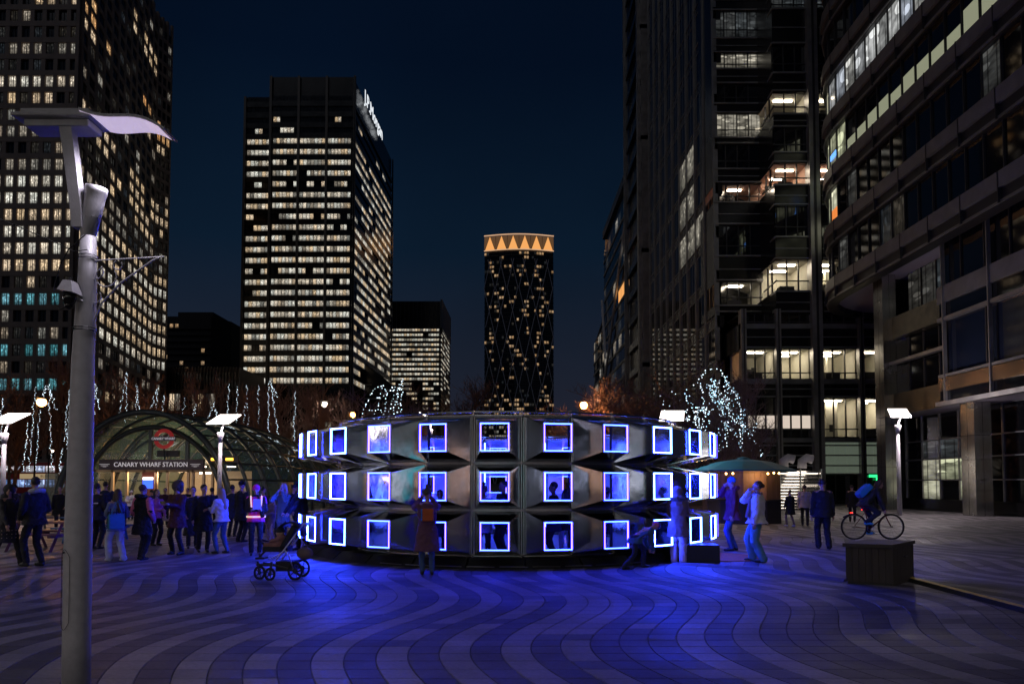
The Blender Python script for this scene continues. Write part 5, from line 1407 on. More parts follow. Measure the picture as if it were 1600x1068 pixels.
light_string('s', [[at(x, y, 38) for x, y in ((1120, 575), (1132, 590), (1145, 610), (1155, 630), (1157, 660), (1160, 700))], [at(x, y, 38) for x, y in ((1150, 655), (1166, 670), (1178, 685), (1186, 700), (1192, 712))], [at(x, y, 38) for x, y in ((1085, 600), (1095, 590), (1110, 574))]], 38,
             'white lights trailing down from the corner pier to the hut', .14, .03, .07, .03, seed=33)
light_string('s', [[at(x, y, 50) for x, y in ((1032, 620), (1040, 640), (1046, 634))], [at(x, y, 50) for x, y in ((1052, 612), (1060, 622), (1058, 640))]], 50, 'a few white lights in the tree behind the slanted lamp', .3, .03, .1, .03, seed=34)

# round hanging wreath / street banner on a pole by the bus, picnic tables, benches
def picnic(px, py, label, m, rz, s=1.0):
    p = gnd(px, py); t = thing('picnic_table', label, 'picnic table', (p.x, p.y, 0), rz)
    for k in range(5): q = MB(); q.box(-.9, .9, -.36+k*.147, -.36+k*.147+.135, .72, .76); q.build('table_board', m, t)
    for sy in (-1, 1):
        for k in range(2): q = MB(); a = sy*(.62+.14*k); q.box(-.9, .9, min(a, a+sy*.13), max(a, a+sy*.13), .43, .47); q.build('seat_board', m, t)
    for x in (-.62, .62):
        for sy in (-1, 1): q = MB(); q.tube([(x, sy*.30, .72), (x, sy*.72, 0)], .045, 4); q.build('leg', m, t)
        q = MB(); q.box(x-.05, x+.05, -.78, .78, .37, .43); q.build('cross_beam', m, t)
    return t
blue_wood = mat('blue_painted_wood', (.03, .12, .26), .55, noise=.2); 
picnic(150, 845, 'blue painted picnic table half hidden behind the big lamp post', blue_wood, .1)
picnic(75, 858, 'dark purple picnic table behind the man in the black jacket', mat('plum_painted_wood', (.10, .04, .09), .55, noise=.2), -.1)
picnic(86, 826, 'grey picnic table further back by the station arch', mat('grey_wood', (.16, .15, .14), .6, noise=.2), .2)
# ================================================================== PEOPLE
FUSE = []
def fuse(mb, name, m, parent, voxel, it=3, extra=None, disp=0.0):
    o = put(name, bpy.data.meshes.new(name), parent); FUSE.append((mb, m, o, voxel, it, extra, disp)); return o
def fuse_all():
    tmp = bpy.data.scenes.new('fusing'); T_ = []
    for mb, m, o, vx, it, extra, disp in FUSE:
        me = mb.mesh('tmp'); t = bpy.data.objects.new('tmp', me); tmp.collection.objects.link(t)
        r = t.modifiers.new('r', 'REMESH'); r.mode = 'VOXEL'; r.voxel_size = vx; r.adaptivity = 0
        if it: s_ = t.modifiers.new('s', 'SMOOTH'); s_.iterations = it; s_.factor = .5
        if disp:
            tx = bpy.data.textures.get('folds') or bpy.data.textures.new('folds', 'CLOUDS'); tx.noise_scale = .085
            d = t.modifiers.new('d', 'DISPLACE'); d.texture = tx; d.strength = disp; d.mid_level = .5
        T_.append(t)
    vl = tmp.view_layers[0]; vl.update(); dg = vl.depsgraph
    for t, (mb, m, o, vx, it, extra, disp) in zip(T_, FUSE):
        me = bpy.data.meshes.new_from_object(t.evaluated_get(dg)); me.materials.clear(); me.materials.append(m)
        if extra is not None and extra.v:
            bm = bmesh.new(); bm.from_mesh(me); e2 = extra.mesh('x'); bm.from_mesh(e2); bm.to_mesh(me); bm.free()
        me.polygons.foreach_set('use_smooth', [True]*len(me.polygons)); me.name = o.name.split('.')[0]
        old = o.data; o.data = me
    for t in T_: bpy.data.objects.remove(t)
    bpy.data.scenes.remove(tmp)
def bone(mb, a, b, r0, r1, n=10):
    a = Vector(a); b = Vector(b); mb.tube([a, b], [r0, r1], n); mb.ball(a, r0, n=n, k=6); mb.ball(b, r1, n=n, k=6)
def ik(a, b, l1, l2, hint):
    a = Vector(a); b = Vector(b); d = b-a; L = min(d.length, (l1+l2)*.999); d = d.normalized(); b = a+d*L
    x = (l1*l1-l2*l2+L*L)/(2*L); h = sqrt(max(0, l1*l1-x*x)); hv = Vector(hint); hv = hv-d*hv.dot(d)
    hv = hv.normalized() if hv.length > 1e-6 else d.orthogonal().normalized()
    return a+d*x+hv*h, b
def loft(mb, rings, n=16, m=None):
    b = len(mb.v); q = mb.mi(m); k = len(rings)
    for c, rx, ry in rings:
        for j in range(n): t = 2*pi*j/n; mb.v.append((c[0]+rx*cos(t), c[1]+ry*sin(t), c[2]))
    for i in range(k-1):
        for j in range(n):
            a0 = b+i*n+j; a1 = b+i*n+(j+1) % n; mb.f.append((a0, a1, a1+n, a0+n)); mb.m.append(q); mb.uv.append(None)
    mb.f.append(tuple(b+j for j in reversed(range(n)))); mb.m.append(q); mb.uv.append(None)
    mb.f.append(tuple(b+(k-1)*n+j for j in range(n))); mb.m.append(q); mb.uv.append(None)
skin = mat('skin', (.46, .27, .20), .55, noise=.06, scale=8)
def cloth(name, c, r=.85): return mat('cloth_'+name, c, r, noise=.14, scale=9, bump=.25, bscale=40)
black_c = cloth('black', (.010, .010, .012)); navy = cloth('navy', (.016, .02, .04)); dkgrey = cloth('charcoal', (.03, .03, .034)); maroon = cloth('maroon', (.10, .022, .04)); plum = cloth('plum', (.13, .055, .10))
white_c = cloth('cream', (.62, .58, .60)); pale = cloth('pale_denim', (.45, .47, .55)); jeans = cloth('jeans', (.05, .10, .22)); pinkc = cloth('pink', (.62, .16, .30)); teal = cloth('teal', (.05, .20, .22)); green_j = cloth('green_blue_jeans', (.10, .24, .28))
beige = cloth('beige', (.42, .30, .24)); greyg = cloth('grey_green', (.12, .17, .17)); wine = cloth('wine', (.07, .018, .028)); taupe = cloth('taupe', (.17, .12, .13)); plaid = cloth('plaid_blue', (.16, .20, .34)); bluec = cloth('bright_blue', (.02, .20, .62)); orange_c = cloth('orange', (.55, .12, .04))
hair_d = mat('dark_hair', (.018, .012, .010), .5, bump=.5, bscale=50, stretch=(4, 4, .4)); hair_br = mat('brown_hair', (.07, .035, .02), .5, bump=.5, bscale=50, stretch=(4, 4, .4)); hair_bl = mat('blond_hair', (.40, .26, .15), .5, bump=.5, bscale=50, stretch=(4, 4, .4))
fur = mat('fur_trim', (.10, .075, .06), .95, noise=.4, scale=30, bump=1.0, bscale=70); shoe_w = mat('white_shoe', (.6, .6, .62), .5); shoe_b = mat('black_shoe', (.012, .012, .012), .4)
hot_pink = mat('hot_pink_vest', (.80, .03, .28), .6, noise=.08); refl = emi('reflective_tape_glow', (1.0, .62, .42), .75, nee=False, base=(.8, .75, .6)); paper = mat('pale_paper', (.62, .62, .72), .7); phone_m = mat('phone_black', (.01, .01, .012), .2)  # light caught by the reflective tape is put in as emission
eye_m = mat('eye_dark', (.02, .015, .012), .3); lip_m = mat('lips', (.35, .10, .10), .5)
ARM = {'down': ((.26, -.05, .84), (.25, .3, 0)), 'pocket': ((.19, -.16, .95), (.6, .8, 0)), 'phone': ((.07, -.36, 1.22), (.5, .3, -1)), 'photo': ((.10, -.36, 1.56), (.9, -.2, -1)), 'face': ((.07, -.17, 1.52), (.6, -.5, -1)),
       'push': ((.14, -.46, 1.02), (.4, .8, -.3)), 'hold': ((.05, -.28, 1.12), (.8, .2, -.6)), 'cross': ((-.02, -.24, 1.15), (.9, .2, -.5)), 'bar': ((.22, -.62, 1.02), (.6, .3, -.6)), 'swing_f': ((.24, -.26, .90), (.3, .6, 0)), 'swing_b': ((.25, .22, .88), (.2, .6, 0)), 'reach': ((.12, -.50, .62), (.3, .4, .3))}
def person(px, yf, yh, label, yaw=0, aL='down', aR='down', lean=0, step=0, fem=False, legs=black_c, legw=1.0, coat=black_c, hem=.80, flare=1.0, bulk=1.0, sleeve=None, shoes=shoe_b, hair='short', hairm=hair_d, hat=None, hood=None, head=(0, 0), group=None, pos=None, H=None, skirt=None, coarse=False, pelvis=None, feet=None, extra=None, scarf=None):
    g_ = pos if pos is not None else gnd(px, yf)
    if H is None: H = zat(yh, g_.y)-g_.z
    H = max(.9, H); s = H/1.76
    P = thing('person', label, 'person', tuple(g_), radians(yaw), group or 'people on the square')
    S = lambda v: Vector(v)*s
    hp = Vector(pelvis or (0, 0, .93)); le = radians(lean)
    Rm = Matrix.Rotation(le, 3, 'X')     # lean forward is towards -Y
    def up(v): v = Vector(v)-Vector((0, 0, .93)); return hp+Rm @ v
    shw = .165 if fem else .188; hw_ = .085
    if feet is None: feet = ((.10, -step*.5+.0, 0), (-.10, step*.5, 0))
    vx = (.020 if coarse else .0125)
    body = MB(); ex = MB(); tro = MB(); sh = MB(); top = MB()
    # legs
    for sg, ft in ((1, feet[0]), (-1, feet[1])):
        hj = hp+Vector((sg*hw_, 0, -.02)); an = Vector(ft)+Vector((0, .02, .085)); kn, an = ik(hj, an, .44, .43, (sg*.08, -1, 0))
        bone(body, S(hj), S(kn), .075*s, .052*s); bone(body, S(kn), S(an), .052*s, .036*s); bone(body, S(an+Vector((0, 0, -.03))), S(an+Vector((0, -.14, -.055))), .038*s, .03*s)
        w_ = legw
        bone(tro, S(hj), S(kn), .094*s*min(w_, 1.25), .070*s*w_); bone(tro, S(kn), S(an+Vector((0, 0, -.005))), .070*s*w_, .056*s*w_*(1.15 if w_ > 1.1 else 1))
        sh = MB(); bone(sh, S(an+Vector((0, .03, -.045))), S(an+Vector((0, -.16, -.052))), .040*s, .033*s); bone(sh, S(an+Vector((0, 0, -.03))), S(an+Vector((0, -.08, -.04))), .048*s, .042*s); fuse(sh, 'shoe', shoes, P, .014*s, 1)
    loft(tro, [(S(hp+Vector((0, 0, -.10))), .13*s, .10*s), (S(hp+Vector((0, 0, 0))), .165*s, .12*s), (S(hp+Vector((0, 0, .10))), .145*s, .105*s)])
    # torso of the body
    for z, rx, ry in ((.93, .15, .105), (1.05, .13, .10), (1.2, .145, .105), (1.34, .155, .105)):
        body.ball(S(up((0, 0, z))), rx*s, ry*s, .11*s, n=14, k=8)
    for sg in (-1, 1): bone(body, S(up((0, 0, 1.42))), S(up((sg*shw, 0, 1.41))), .065*s, .058*s)
    bone(body, S(up((0, .01, 1.40))), S(up((0, -.01, 1.58))), .058*s, .05*s)
    # head
    yw, pt = radians(head[0]), radians(head[1]); HM = Rm @ Matrix.Rotation(yw, 3, 'Z') @ Matrix.Rotation(pt, 3, 'X'); hc = up((0, -.015, 1.645))
    hd = lambda v: S(hc+HM @ Vector(v))
    hr = HM
    body.ball(hd((0, .01, .02)), .074*s, .092*s, .098*s, n=16, k=10, rot=hr); body.ball(hd((0, -.028, -.045)), .056*s, .062*s, .062*s, n=12, k=8, rot=hr)
    bone(body, hd((0, -.088, .005)), hd((0, -.106, -.022)), .010*s, .014*s, 6); body.ball(hd((0, -.075, -.088)), .026*s, .022*s, .018*s, n=8, k=5)
    for sg in (-1, 1): body.ball(hd((sg*.076, .012, -.005)), .012*s, .024*s, .034*s, n=8, k=5, rot=hr)
    # arms
    for sg, nm in ((1, aL), (-1, aR)):
        t_, h_ = ARM[nm]; sj = up((sg*shw, 0, 1.40)); hand = Vector((t_[0]*sg, t_[1], t_[2])); hand = up(hand) if nm != 'reach' else hp+Vector((t_[0]*sg, t_[1], t_[2]-.93+.0))
        el, wr = ik(sj, hand, .29, .26, (h_[0]*sg, h_[1], h_[2]))
        bone(body, S(sj), S(el), .050*s, .040*s); bone(body, S(el), S(wr), .040*s, .027*s)
        d = (wr-el).normalized()
        if nm in ('down', 'pocket', 'swing_f', 'swing_b'): d = (d+Vector((0, 0, -.5))).normalized()
        pn = Vector((-sg, 0, 0)) if abs(d.z) > .6 else Vector((0, 0, -1)); pn = (pn-d*pn.dot(d)).normalized(); sd = d.cross(pn)
        if sd.y > 0: sd = -sd
        bone(body, S(wr), S(wr+d*.075), .028*s, .034*s, 8)
        for k in range(4):
            b0 = wr+d*.075+sd*(.027-.018*k); ln = (.075, .085, .08, .062)[k]; cu = .35 if nm in ('down', 'swing_f', 'swing_b') else .8
            p1 = b0+d*ln*.45; p2 = p1+(d*(1-cu)+pn*cu).normalized()*ln*.33; p3 = p2+(d*(1-cu*1.4)+pn*cu*1.4).normalized()*ln*.25
            ex.tube([S(b0-d*.02), S(p1), S(p2), S(p3)], [.0092*s, .0088*s, .008*s, .006*s], 6)
        b0 = wr+d*.025+sd*.028; ex.tube([S(b0), S(b0+sd*.022+d*.025), S(b0+sd*.026+d*.052+pn*.012)], [.0115*s, .010*s, .0075*s], 6)
        r_ = bulk
        bone(top, S(sj), S(el), .066*s*r_, .058*s*r_); bone(top, S(el), S(wr-d*.01), .058*s*r_, .045*s*r_)
        tgt = sleeve
        if nm == 'photo': q = MB(); c_ = wr+d*.09
        if nm in ('phone', 'photo') and sg == (1 if aL == nm else -1):
            q = MB(); c_ = wr+d*.11+Vector((-sg*.06, -.02, .03)); q.frame_box(S(c_-Vector((.075, 0, .035))), S((.15, 0, 0)), S((0, .009, 0)), S((0, 0, .07))); tag(q.build('phone', phone_m, None, loc=None), None); ph_ = bpy.data.objects[q_last()]; ph_.parent = None
            ph_.matrix_world = Matrix.Translation(g_) @ Matrix.Rotation(radians(yaw), 4, 'Z'); tag(ph_, 'dark phone held by the '+' '.join(label.split()[:10]), 'phone')
    bd = fuse(body, 'body', skin, P, vx*s, 2, ex)
    fuse(tro, 'trousers', legs, P, .016*s, 1, None, .034)
    
    # coat / jacket
    fl = flare; b_ = bulk
    rg = []
    zs = [(1.47, .085, .075), (1.43, .155 if fem else .175, .095), (1.32, .175 if fem else .19, .128), (1.18, .165 if fem else .18, .125), (1.02, .16 if fem else .172, .122), (.92, .182, .135)]
    for z, rx, ry in zs:
        if z >= hem: c = up((0, 0, z)); rg.append((S(c), rx*s*b_, ry*s*b_))
    if hem < .92:
        zb = hem; n_ = max(1, int((.92-zb)/.12))
        for i in range(1, n_+1):
            t = i/n_; z = .92+(zb-.92)*t; c = hp+Vector((0, 0, z-.93)); rg.append((S(c), (.182+.05*t*fl)*s*b_, (.135+.045*t*fl+.02*abs(step)*t)*s*b_))
    loft(top, rg[::-1], 18)
    fuse(top, 'coat' if hem < .7 else 'jacket', coat, P, .0175*s, 1, None, .045*b_)
    if sleeve: 
        sl = MB()
        for sg, nm in ((1, aL), (-1, aR)):
            t_, h_ = ARM[nm]; sj = up((sg*shw, 0, 1.40)); el, wr = ik(sj, up((t_[0]*sg, t_[1], t_[2])), .29, .26, (h_[0]*sg, h_[1], h_[2]))
            bone(sl, S(sj), S(el), .074*s*b_, .066*s*b_); bone(sl, S(el), S(wr), .066*s*b_, .05*s*b_)
        fuse(sl, 'sleeve', sleeve, P, .019*s, 2)
    if skirt:
        sk = MB(); loft(sk, [(S((0, 0, skirt[1])), .23*s, .19*s), (S((0, 0, (skirt[1]+.9)/2)), .20*s, .16*s), (S((0, 0, 1.0)), .15*s, .12*s)]); fuse(sk, 'skirt', skirt[0], P, .02*s, 2, None, .02)
    # face
    q = MB()
    for sg in (-1, 1): q.ball(hd((sg*.030, -.0815, .012)), .011*s, .006*s, .007*s, n=6, k=4)
    q.build('eyes', eye_m, P); q = MB(); q.ball(hd((0, -.088, -.052)), .020*s, .007*s, .006*s, n=6, k=4); q.build('mouth', lip_m, P)
    # hair and headwear
    h = MB()
    if hair in ('short', 'long', 'bun'):
        h.ball(hd((0, .026, .038)), .084*s, .094*s, .094*s, n=14, k=8, rot=hr)
        if hair == 'long':
            bone(h, hd((0, .06, .02)), hd((0, .085, -.12)), .078*s, .075*s); bone(h, hd((0, .085, -.12)), S(up((0, .13, 1.22))), .075*s, .05*s)
            for sg in (-1, 1): bone(h, hd((sg*.062, .01, .03)), S(up((sg*.10, .02, 1.32))), .030*s, .032*s)
        if hair == 'bun': h.ball(hd((0, .12, .03)), .045*s, n=10, k=6)
        fuse(h, 'hair', hairm, P, .013*s, 1, None, .012)
    if hat == 'none': hat = None
    if hat:
        kind, hm = hat[0], hat[1]; q = MB()
        if kind in ('beanie', 'bobble'):
            q.ball(hd((0, .012, .045)), .090*s, .105*s, .092*s, n=16, k=10, rot=hr); bone(q, hd((-.05, -.03, .03)), hd((.05, -.03, .03)), .05*s, .05*s)
            if kind == 'bobble': q.ball(hd((0, .03, .16)), .045*s, n=10, k=6)
        elif kind == 'fur': q.ball(hd((0, .02, .03)), .150*s, .125*s, .150*s, n=16, k=10); q.ball(hd((0, .07, -.08)), .13*s, .09*s, .10*s, n=12, k=8)
        elif kind == 'cans': q.ball(hd((0, .02, .04)), .089*s, .10*s, .09*s, n=14, k=8); q.ball(hd((.09, 0, 0)), .03*s, n=8, k=6); q.ball(hd((-.09, 0, 0)), .03*s, n=8, k=6)
        fuse(q, 'hat' if kind != 'cans' else 'headphones', hm, P, .013*s, 1, None, .03 if kind in ('fur', 'bobble') else 0)
    if hood:
        st, hm = hood; q = MB()
        if st == 'down':
            for k in range(9): a = pi*k/8; q.ball(S(up((.115*cos(a), .02+.12*sin(a), 1.475+.03*sin(a)))), .055*s, n=10, k=6)
        else:
            q.ball(hd((0, .035, .015)), .118*s, .125*s, .128*s, n=16, k=10); q.ball(S(up((0, .06, 1.50))), .12*s, .11*s, .09*s, n=12, k=8)
        fuse(q, 'hood', hm, P, .016*s, 1, None, .03 if hm is fur else .01)
    if scarf:
        q = MB(); 
        for k in range(11): a = 2*pi*k/10; q.ball(S(up((.085*cos(a), .085*sin(a), 1.49))), .035*s, n=8, k=5)
        q.tube([S(up((.05, -.12, 1.46))), S(up((.09, -.17, 1.2))), S(up((.16, -.20, .95)))], [.03*s, .045*s, .055*s], 8); fuse(q, 'scarf', scarf, P, .015*s, 1)
    if extra: extra(P, s, S, up, hd)
    return P
_last = [None]
def q_last(): return _last[0]
_ob = MB.build
def _b(self, name, *a, **k):
    o = _ob(self, name, *a, **k); _last[0] = o.name; return o
MB.build = _b
def bag(P, m, c, d, s, label=None, strap=True):
    """a bag hanging on a person: a thing of its own"""
    q = MB(); c = Vector(c)*s; d = Vector(d)*s
    q.frame_box(c-d/2, (d.x, 0, 0), (0, d.y, 0), (0, 0, d.z)); o = q.build('bag', m, None); b9 = o.modifiers.new('b', 'BEVEL'); b9.width = (.035 if strap else .10)*s; b9.segments = 4
    o.matrix_world = Matrix.Translation(P.location) @ Matrix.Rotation(P.rotation_euler[2], 4, 'Z'); tag(o, label, 'bag')
    if not strap: o.matrix_world = o.matrix_world @ Matrix.Translation(c) @ Matrix.Rotation(radians(28), 4, 'X') @ Matrix.Translation(-c)
    if strap:
        q = MB(); q.tube([c+Vector((-d.x*.35, 0, d.z*.45)), Vector((c.x*.5, c.y*.7, 1.49*s)), c+Vector((d.x*.35, 0, d.z*.45))], .013*s, 6); q.build('strap', m, o)
# ---- left side of the square
def ex_hem(P, s, S, up, hd):
    for z in (.62, .70, .78):
        q = MB(); 
        for k in range(14): a = 2*pi*k/14; q.ball(S((.222*cos(a), .185*sin(a), z)), .012*s, n=5, k=3)
        q.build('hem_dots', refl if False else beige, P)
person(10, 884, 757, 'woman in a long dark coat with a dotted hem at the left edge', 75, 'hold', 'swing_f', step=.6, fem=True, coat=dkgrey, hem=.52, flare=1.2, hair='long', hood=('up', dkgrey), head=(-45, 0), extra=ex_hem)
person(52, 884, 745, 'bearded man in a black jacket with a pale hood at the left', 250, 'pocket', 'pocket', step=.16, coat=black_c, hem=.82, bulk=1.15, hood=('down', cloth('light_grey', (.42, .42, .45))), head=(-20, 0), extra=lambda P, s, S, up, hd: (lambda q: (q.ball(hd((0, -.055, -.065)), .05*s, .045*s, .04*s, n=10, k=6), q.build('beard', hair_d, P)))(MB()))
def ex_plaid(P, s, S, up, hd):
    bag(P, teal, (.12, .22, .98), (.40, .09, .36), s, 'teal shoulder bag of the woman in the plaid shirt')
    q = MB()
    for z in (.92, 1.06, 1.2):
        q.tube([S((.205*cos(2*pi*k/18), .152*sin(2*pi*k/18), z)) for k in range(19)], .012*s, 5)
    for k in range(8):
        a = 2*pi*(k+.5)/8; q.tube([S((.205*cos(a), .152*sin(a), z)) for z in (.80, 1.0, 1.2, 1.3)], .012*s, 5)
    q.build('plaid_stripe', cloth('plaid_dark', (.015, .02, .06)), P)
person(181, 876, 764, 'long haired woman in a blue plaid shirt and pale trousers', 235, 'phone', 'pocket', step=.30, fem=True, legs=pale, legw=1.22, coat=plaid, hem=.74, shoes=shoe_w, hair='long', hairm=hair_br, extra=ex_plaid)
person(221, 874, 757, 'person in a long black body warmer over pink sleeves, seen from behind', 160, 'pocket', 'pocket', step=.12, coat=black_c, hem=.60, bulk=1.15, sleeve=pinkc, hair='short', hairm=hair_br, hood=('down', black_c))
person(243, 852, 764, 'person in a pink jumper standing behind the black body warmer', 60, 'pocket', 'hold', fem=True, coat=pinkc, hem=.86, hair='long', hairm=hair_d)
person(257, 822, 762, 'woman in a dark top and long beige skirt by the station doors', 20, 'hold', 'down', fem=True, coat=wine, hem=.88, skirt=(beige, .25), coarse=True)
person(276, 866, 753, 'woman in a wine red coat with a big fur hat, legs apart', -15, 'phone', 'phone', step=.05, fem=True, coat=wine, hem=.66, bulk=1.12, hat=('fur', fur), hair='none', feet=((.14, 0, 0), (-.14, .02, 0)), head=(20, 12))
person(300, 856, 760, 'person in an ankle length black coat with a pale strap', 25, 'down', 'pocket', coat=black_c, hem=.36, flare=1.3, hair='short', extra=lambda P, s, S, up, hd: (lambda q: (q.tube([S((.06, -.14, 1.42)), S((.17, -.17, .95)), S((.21, -.16, .5))], .010*s, 5), q.build('strap', white_c, P)))(MB()))
person(317, 862, 757, 'man in a long black coat looking down beside the blonde woman', 30, 'hold', 'down', coat=black_c, hem=.55, bulk=1.1, flare=1.2, head=(20, 14), step=.1)
person(346, 864, 762, 'blonde woman in a fluffy white jumper and blue jeans holding up a camera', 245, 'phone', 'phone', step=.18, fem=True, legs=jeans, coat=white_c, hem=.86, bulk=1.12, hair='long', hairm=hair_bl, shoes=shoe_b, lean=4)
def ex_vest(P, s, S, up, hd):
    for z, r_ in ((.98, 1.0),):
        q = MB(); n_ = 28
        for (za, zb_) in ((.945, .99),):
            for k in range(n_):
                a0 = 2*pi*k/n_; a1 = 2*pi*(k+1)/n_; R1 = lambda a, z: S((.232*cos(a), .178*sin(a), z)); q.face([R1(a0, za), R1(a1, za), R1(a1, zb_), R1(a0, zb_)])
        q.build('reflective_band', refl, P)
    q = MB()
    for sg in (-1, 1): q.tube([S((sg*.10, -.155, 1.10)), S((sg*.12, -.155, 1.3)), S((sg*.13, -.10, 1.455)), S((sg*.13, 0, 1.48)), S((sg*.12, .10, 1.44))], .020*s, 6)
    q.build('reflective_strap', refl, P)
    q = MB(); q.frame_box(S((-.08, -.30, 1.16)), S((.19, 0, 0)), S((0, .015, .05)), S((0, -.03, .20))); o = q.build('clipboard', paper, None); o.matrix_world = Matrix.Translation(P.location) @ Matrix.Rotation(P.rotation_euler[2], 4, 'Z'); tag(o, 'pale clipboard held by the steward in the pink vest', 'clipboard')
person(399, 867, 757, 'steward in a pink beanie and pink high visibility vest holding a clipboard', 20, 'cross', 'cross', fem=True, coat=hot_pink, hem=.84, flare=.3, bulk=1.12, sleeve=black_c, hat=('beanie', hot_pink), hair='none', extra=ex_vest, head=(-10, 10), scarf=black_c)
person(376, 846, 751, 'tall figure in a dark cap and black coat behind the steward', 150, 'down', 'pocket', coat=black_c, hem=.62, hat=('beanie', black_c), hair='none')
person(441, 858, 755, 'fair haired person in a grey green coat, hands at the mouth', -10, 'face', 'face', fem=True, coat=greyg, hem=.60, hair='long', hairm=hair_bl, head=(-15, 5))
person(424, 850, 775, 'slight person in a pale coat left of the grey green coat', -30, 'hold', 'down', fem=True, coat=taupe, hem=.6, hair='long', hairm=hair_bl, legs=beige)
person(473, 858, 752, 'man in a dark blue hooded coat pushing the pushchair', -50, 'push', 'push', coat=navy, hem=.70, bulk=1.15, lean=12, hat=('beanie', black_c), hair='none', hood=('down', navy), step=.35, head=(60, 5))
person(150, 857, 755, 'person in a dark padded jacket half hidden right behind the lamp post', 170, 'pocket', 'pocket', coat=black_c, hem=.78, bulk=1.15, coarse=True, extra=lambda P, s, S, up, hd: (lambda q: (q.frame_box(S((-.14, .135, 1.22)), S((.28, 0, 0)), S((0, .012, 0)), S((0, 0, .03))), q.build('back_stripe', white_c, P)))(MB()))
person(163, 835, 752, 'taller dark figure further behind the lamp post looking left', 200, 'pocket', 'pocket', coat=navy, hem=.8, coarse=True)
person(204, 812, 766, 'distant person in a pale puffer jacket by the station doors', 10, 'down', 'hold', coat=white_c, hem=.84, bulk=1.2, hat=('beanie', white_c), hair='none', coarse=True)
bgp = [(20, 838, 757, 'dark figure passing behind the two people at the far left', dkgrey, 80), (92, 828, 760, 'dark figure standing left of the lamp post by the tables', black_c, 30), (292, 818, 762, 'dark figure in the lit station doorway behind the fur hat woman', black_c, 0),
       (330, 826, 762, 'person in a dark jacket between the man in black and the blonde', navy, 190), (362, 838, 757, 'dark blue figure behind the blonde woman', navy, 170), (410, 832, 760, 'dark figure behind the right shoulder of the steward', black_c, 140), (236, 818, 765, 'dark figure near the ticket screen', dkgrey, 10), (458, 836, 757, 'dark figure close behind the man with the pushchair', black_c, 90)]
for i, (x, yf, yh, lab, c, yw_) in enumerate(bgp): person(x, yf, yh, lab, yw_, 'pocket' if i % 2 else 'down', 'down', coat=c, hem=.62+.05*(i % 4), coarse=True, hair='short', hat=('beanie', black_c) if i % 3 == 0 else None)
# ---- before the ring
def ex_pack(P, s, S, up, hd):
    q = MB(); q.frame_box(S((-.12, .155, 1.10)), S((.24, 0, 0)), S((0, .10, 0)), S((0, 0, .26))); o = q.build('backpack', orange_c, None); b9 = o.modifiers.new('b', 'BEVEL'); b9.width = .035*s; b9.segments = 3
    o.matrix_world = Matrix.Translation(P.location) @ Matrix.Rotation(P.rotation_euler[2], 4, 'Z'); tag(o, 'small orange and blue backpack worn by the woman in the bobble hat', 'backpack')
    q = MB(); q.frame_box(S((.115, .158, 1.11)), S((.02, 0, 0)), S((0, .095, 0)), S((0, 0, .24))); q.build('side_panel', bluec, o)
person(667, 897, 763, 'woman in a long plum coat and bobble hat photographing the ring', 190, 'photo', 'photo', fem=True, coat=plum, hem=.48, flare=1.2, bulk=1.15, hat=('bobble', fur), hair='none', legs=jeans, legw=.95, extra=ex_pack, step=.05)
person(1000, 887, 812, 'child in a blue camouflage jacket bending into a low window of the ring', 110, 'reach', 'reach', coat=cloth('camouflage', (.04, .10, .13)), hem=.80, bulk=1.15, lean=62, hat=('beanie', pinkc), hair='none', legs=navy, H=1.35, head=(0, -25), feet=((.10, -.18, 0), (-.12, .55, 0)), pelvis=(0, .15, .82))
person(1060, 880, 760, 'woman in a taupe parka with a fur hood and pale trousers', 165, 'phone', 'phone', fem=True, coat=taupe, hem=.62, bulk=1.16, hood=('up', taupe), hair='none', legs=cloth('pale_pink', (.50, .40, .46)), legw=1.3, shoes=shoe_w, step=.12, extra=lambda P, s, S, up, hd: (lambda q: ([q.ball(S(up((.15*cos(pi*k/8), .03+.12*sin(pi*k/8), 1.47+.02*sin(pi*k/8)))), .045*s, n=8, k=5) for k in range(9)], fuse(q, 'fur_collar', fur, P, .016*s, 1, None, .03)))(MB()))
person(1145, 860, 745, 'man in a blue beanie and maroon coat beside the ring', 262, 'down', 'face', coat=cloth('maroon_coat', (.16, .035, .07)), hem=.74, bulk=1.18, hat=('beanie', cloth('beanie_blue', (.06, .22, .55))), hair='none', hood=('down', cloth('maroon_coat', (.16, .035, .07))), legs=jeans, legw=1.05, step=.12)
person(1183, 877, 751, 'woman in a short white puffer jacket and wide blue green jeans', 255, 'down', 'face', fem=True, coat=white_c, hem=.84, bulk=1.32, hair='bun', hairm=hair_br, legs=green_j, legw=1.45, feet=((.13, .10, 0), (-.13, -.10, 0)), scarf=taupe, head=(5, -8), lean=-3)
person(1287, 857, 748, 'man in a black suit and headphones seen from behind', 172, 'down', 'down', coat=black_c, hem=.80, bulk=1.1, hair='none', hat=('cans', hair_d), legw=1.15, step=.2)
person(1235, 822, 765, 'distant woman in a black coat and pale stockings walking by the louvre screen', 200, 'pocket', 'down', fem=True, coat=black_c, hem=.58, bulk=1.15, legs=taupe, legw=.8, shoes=shoe_w, step=.3)
person(1258, 821, 757, 'distant man in a pale grey jacket walking beside the woman in black', 160, 'down', 'pocket', coat=cloth('pale_grey', (.34, .29, .30)), hem=.78, bulk=1.1, step=.35)
person(1332, 815, 757, 'dark figure standing behind the cyclist', 150, 'down', 'down', coat=black_c, hem=.7, coarse=True)
person(1212, 812, 762, 'dark figure in the shadow beside the drinks hut', 90, 'down', 'down', coat=black_c, hem=.7, coarse=True)
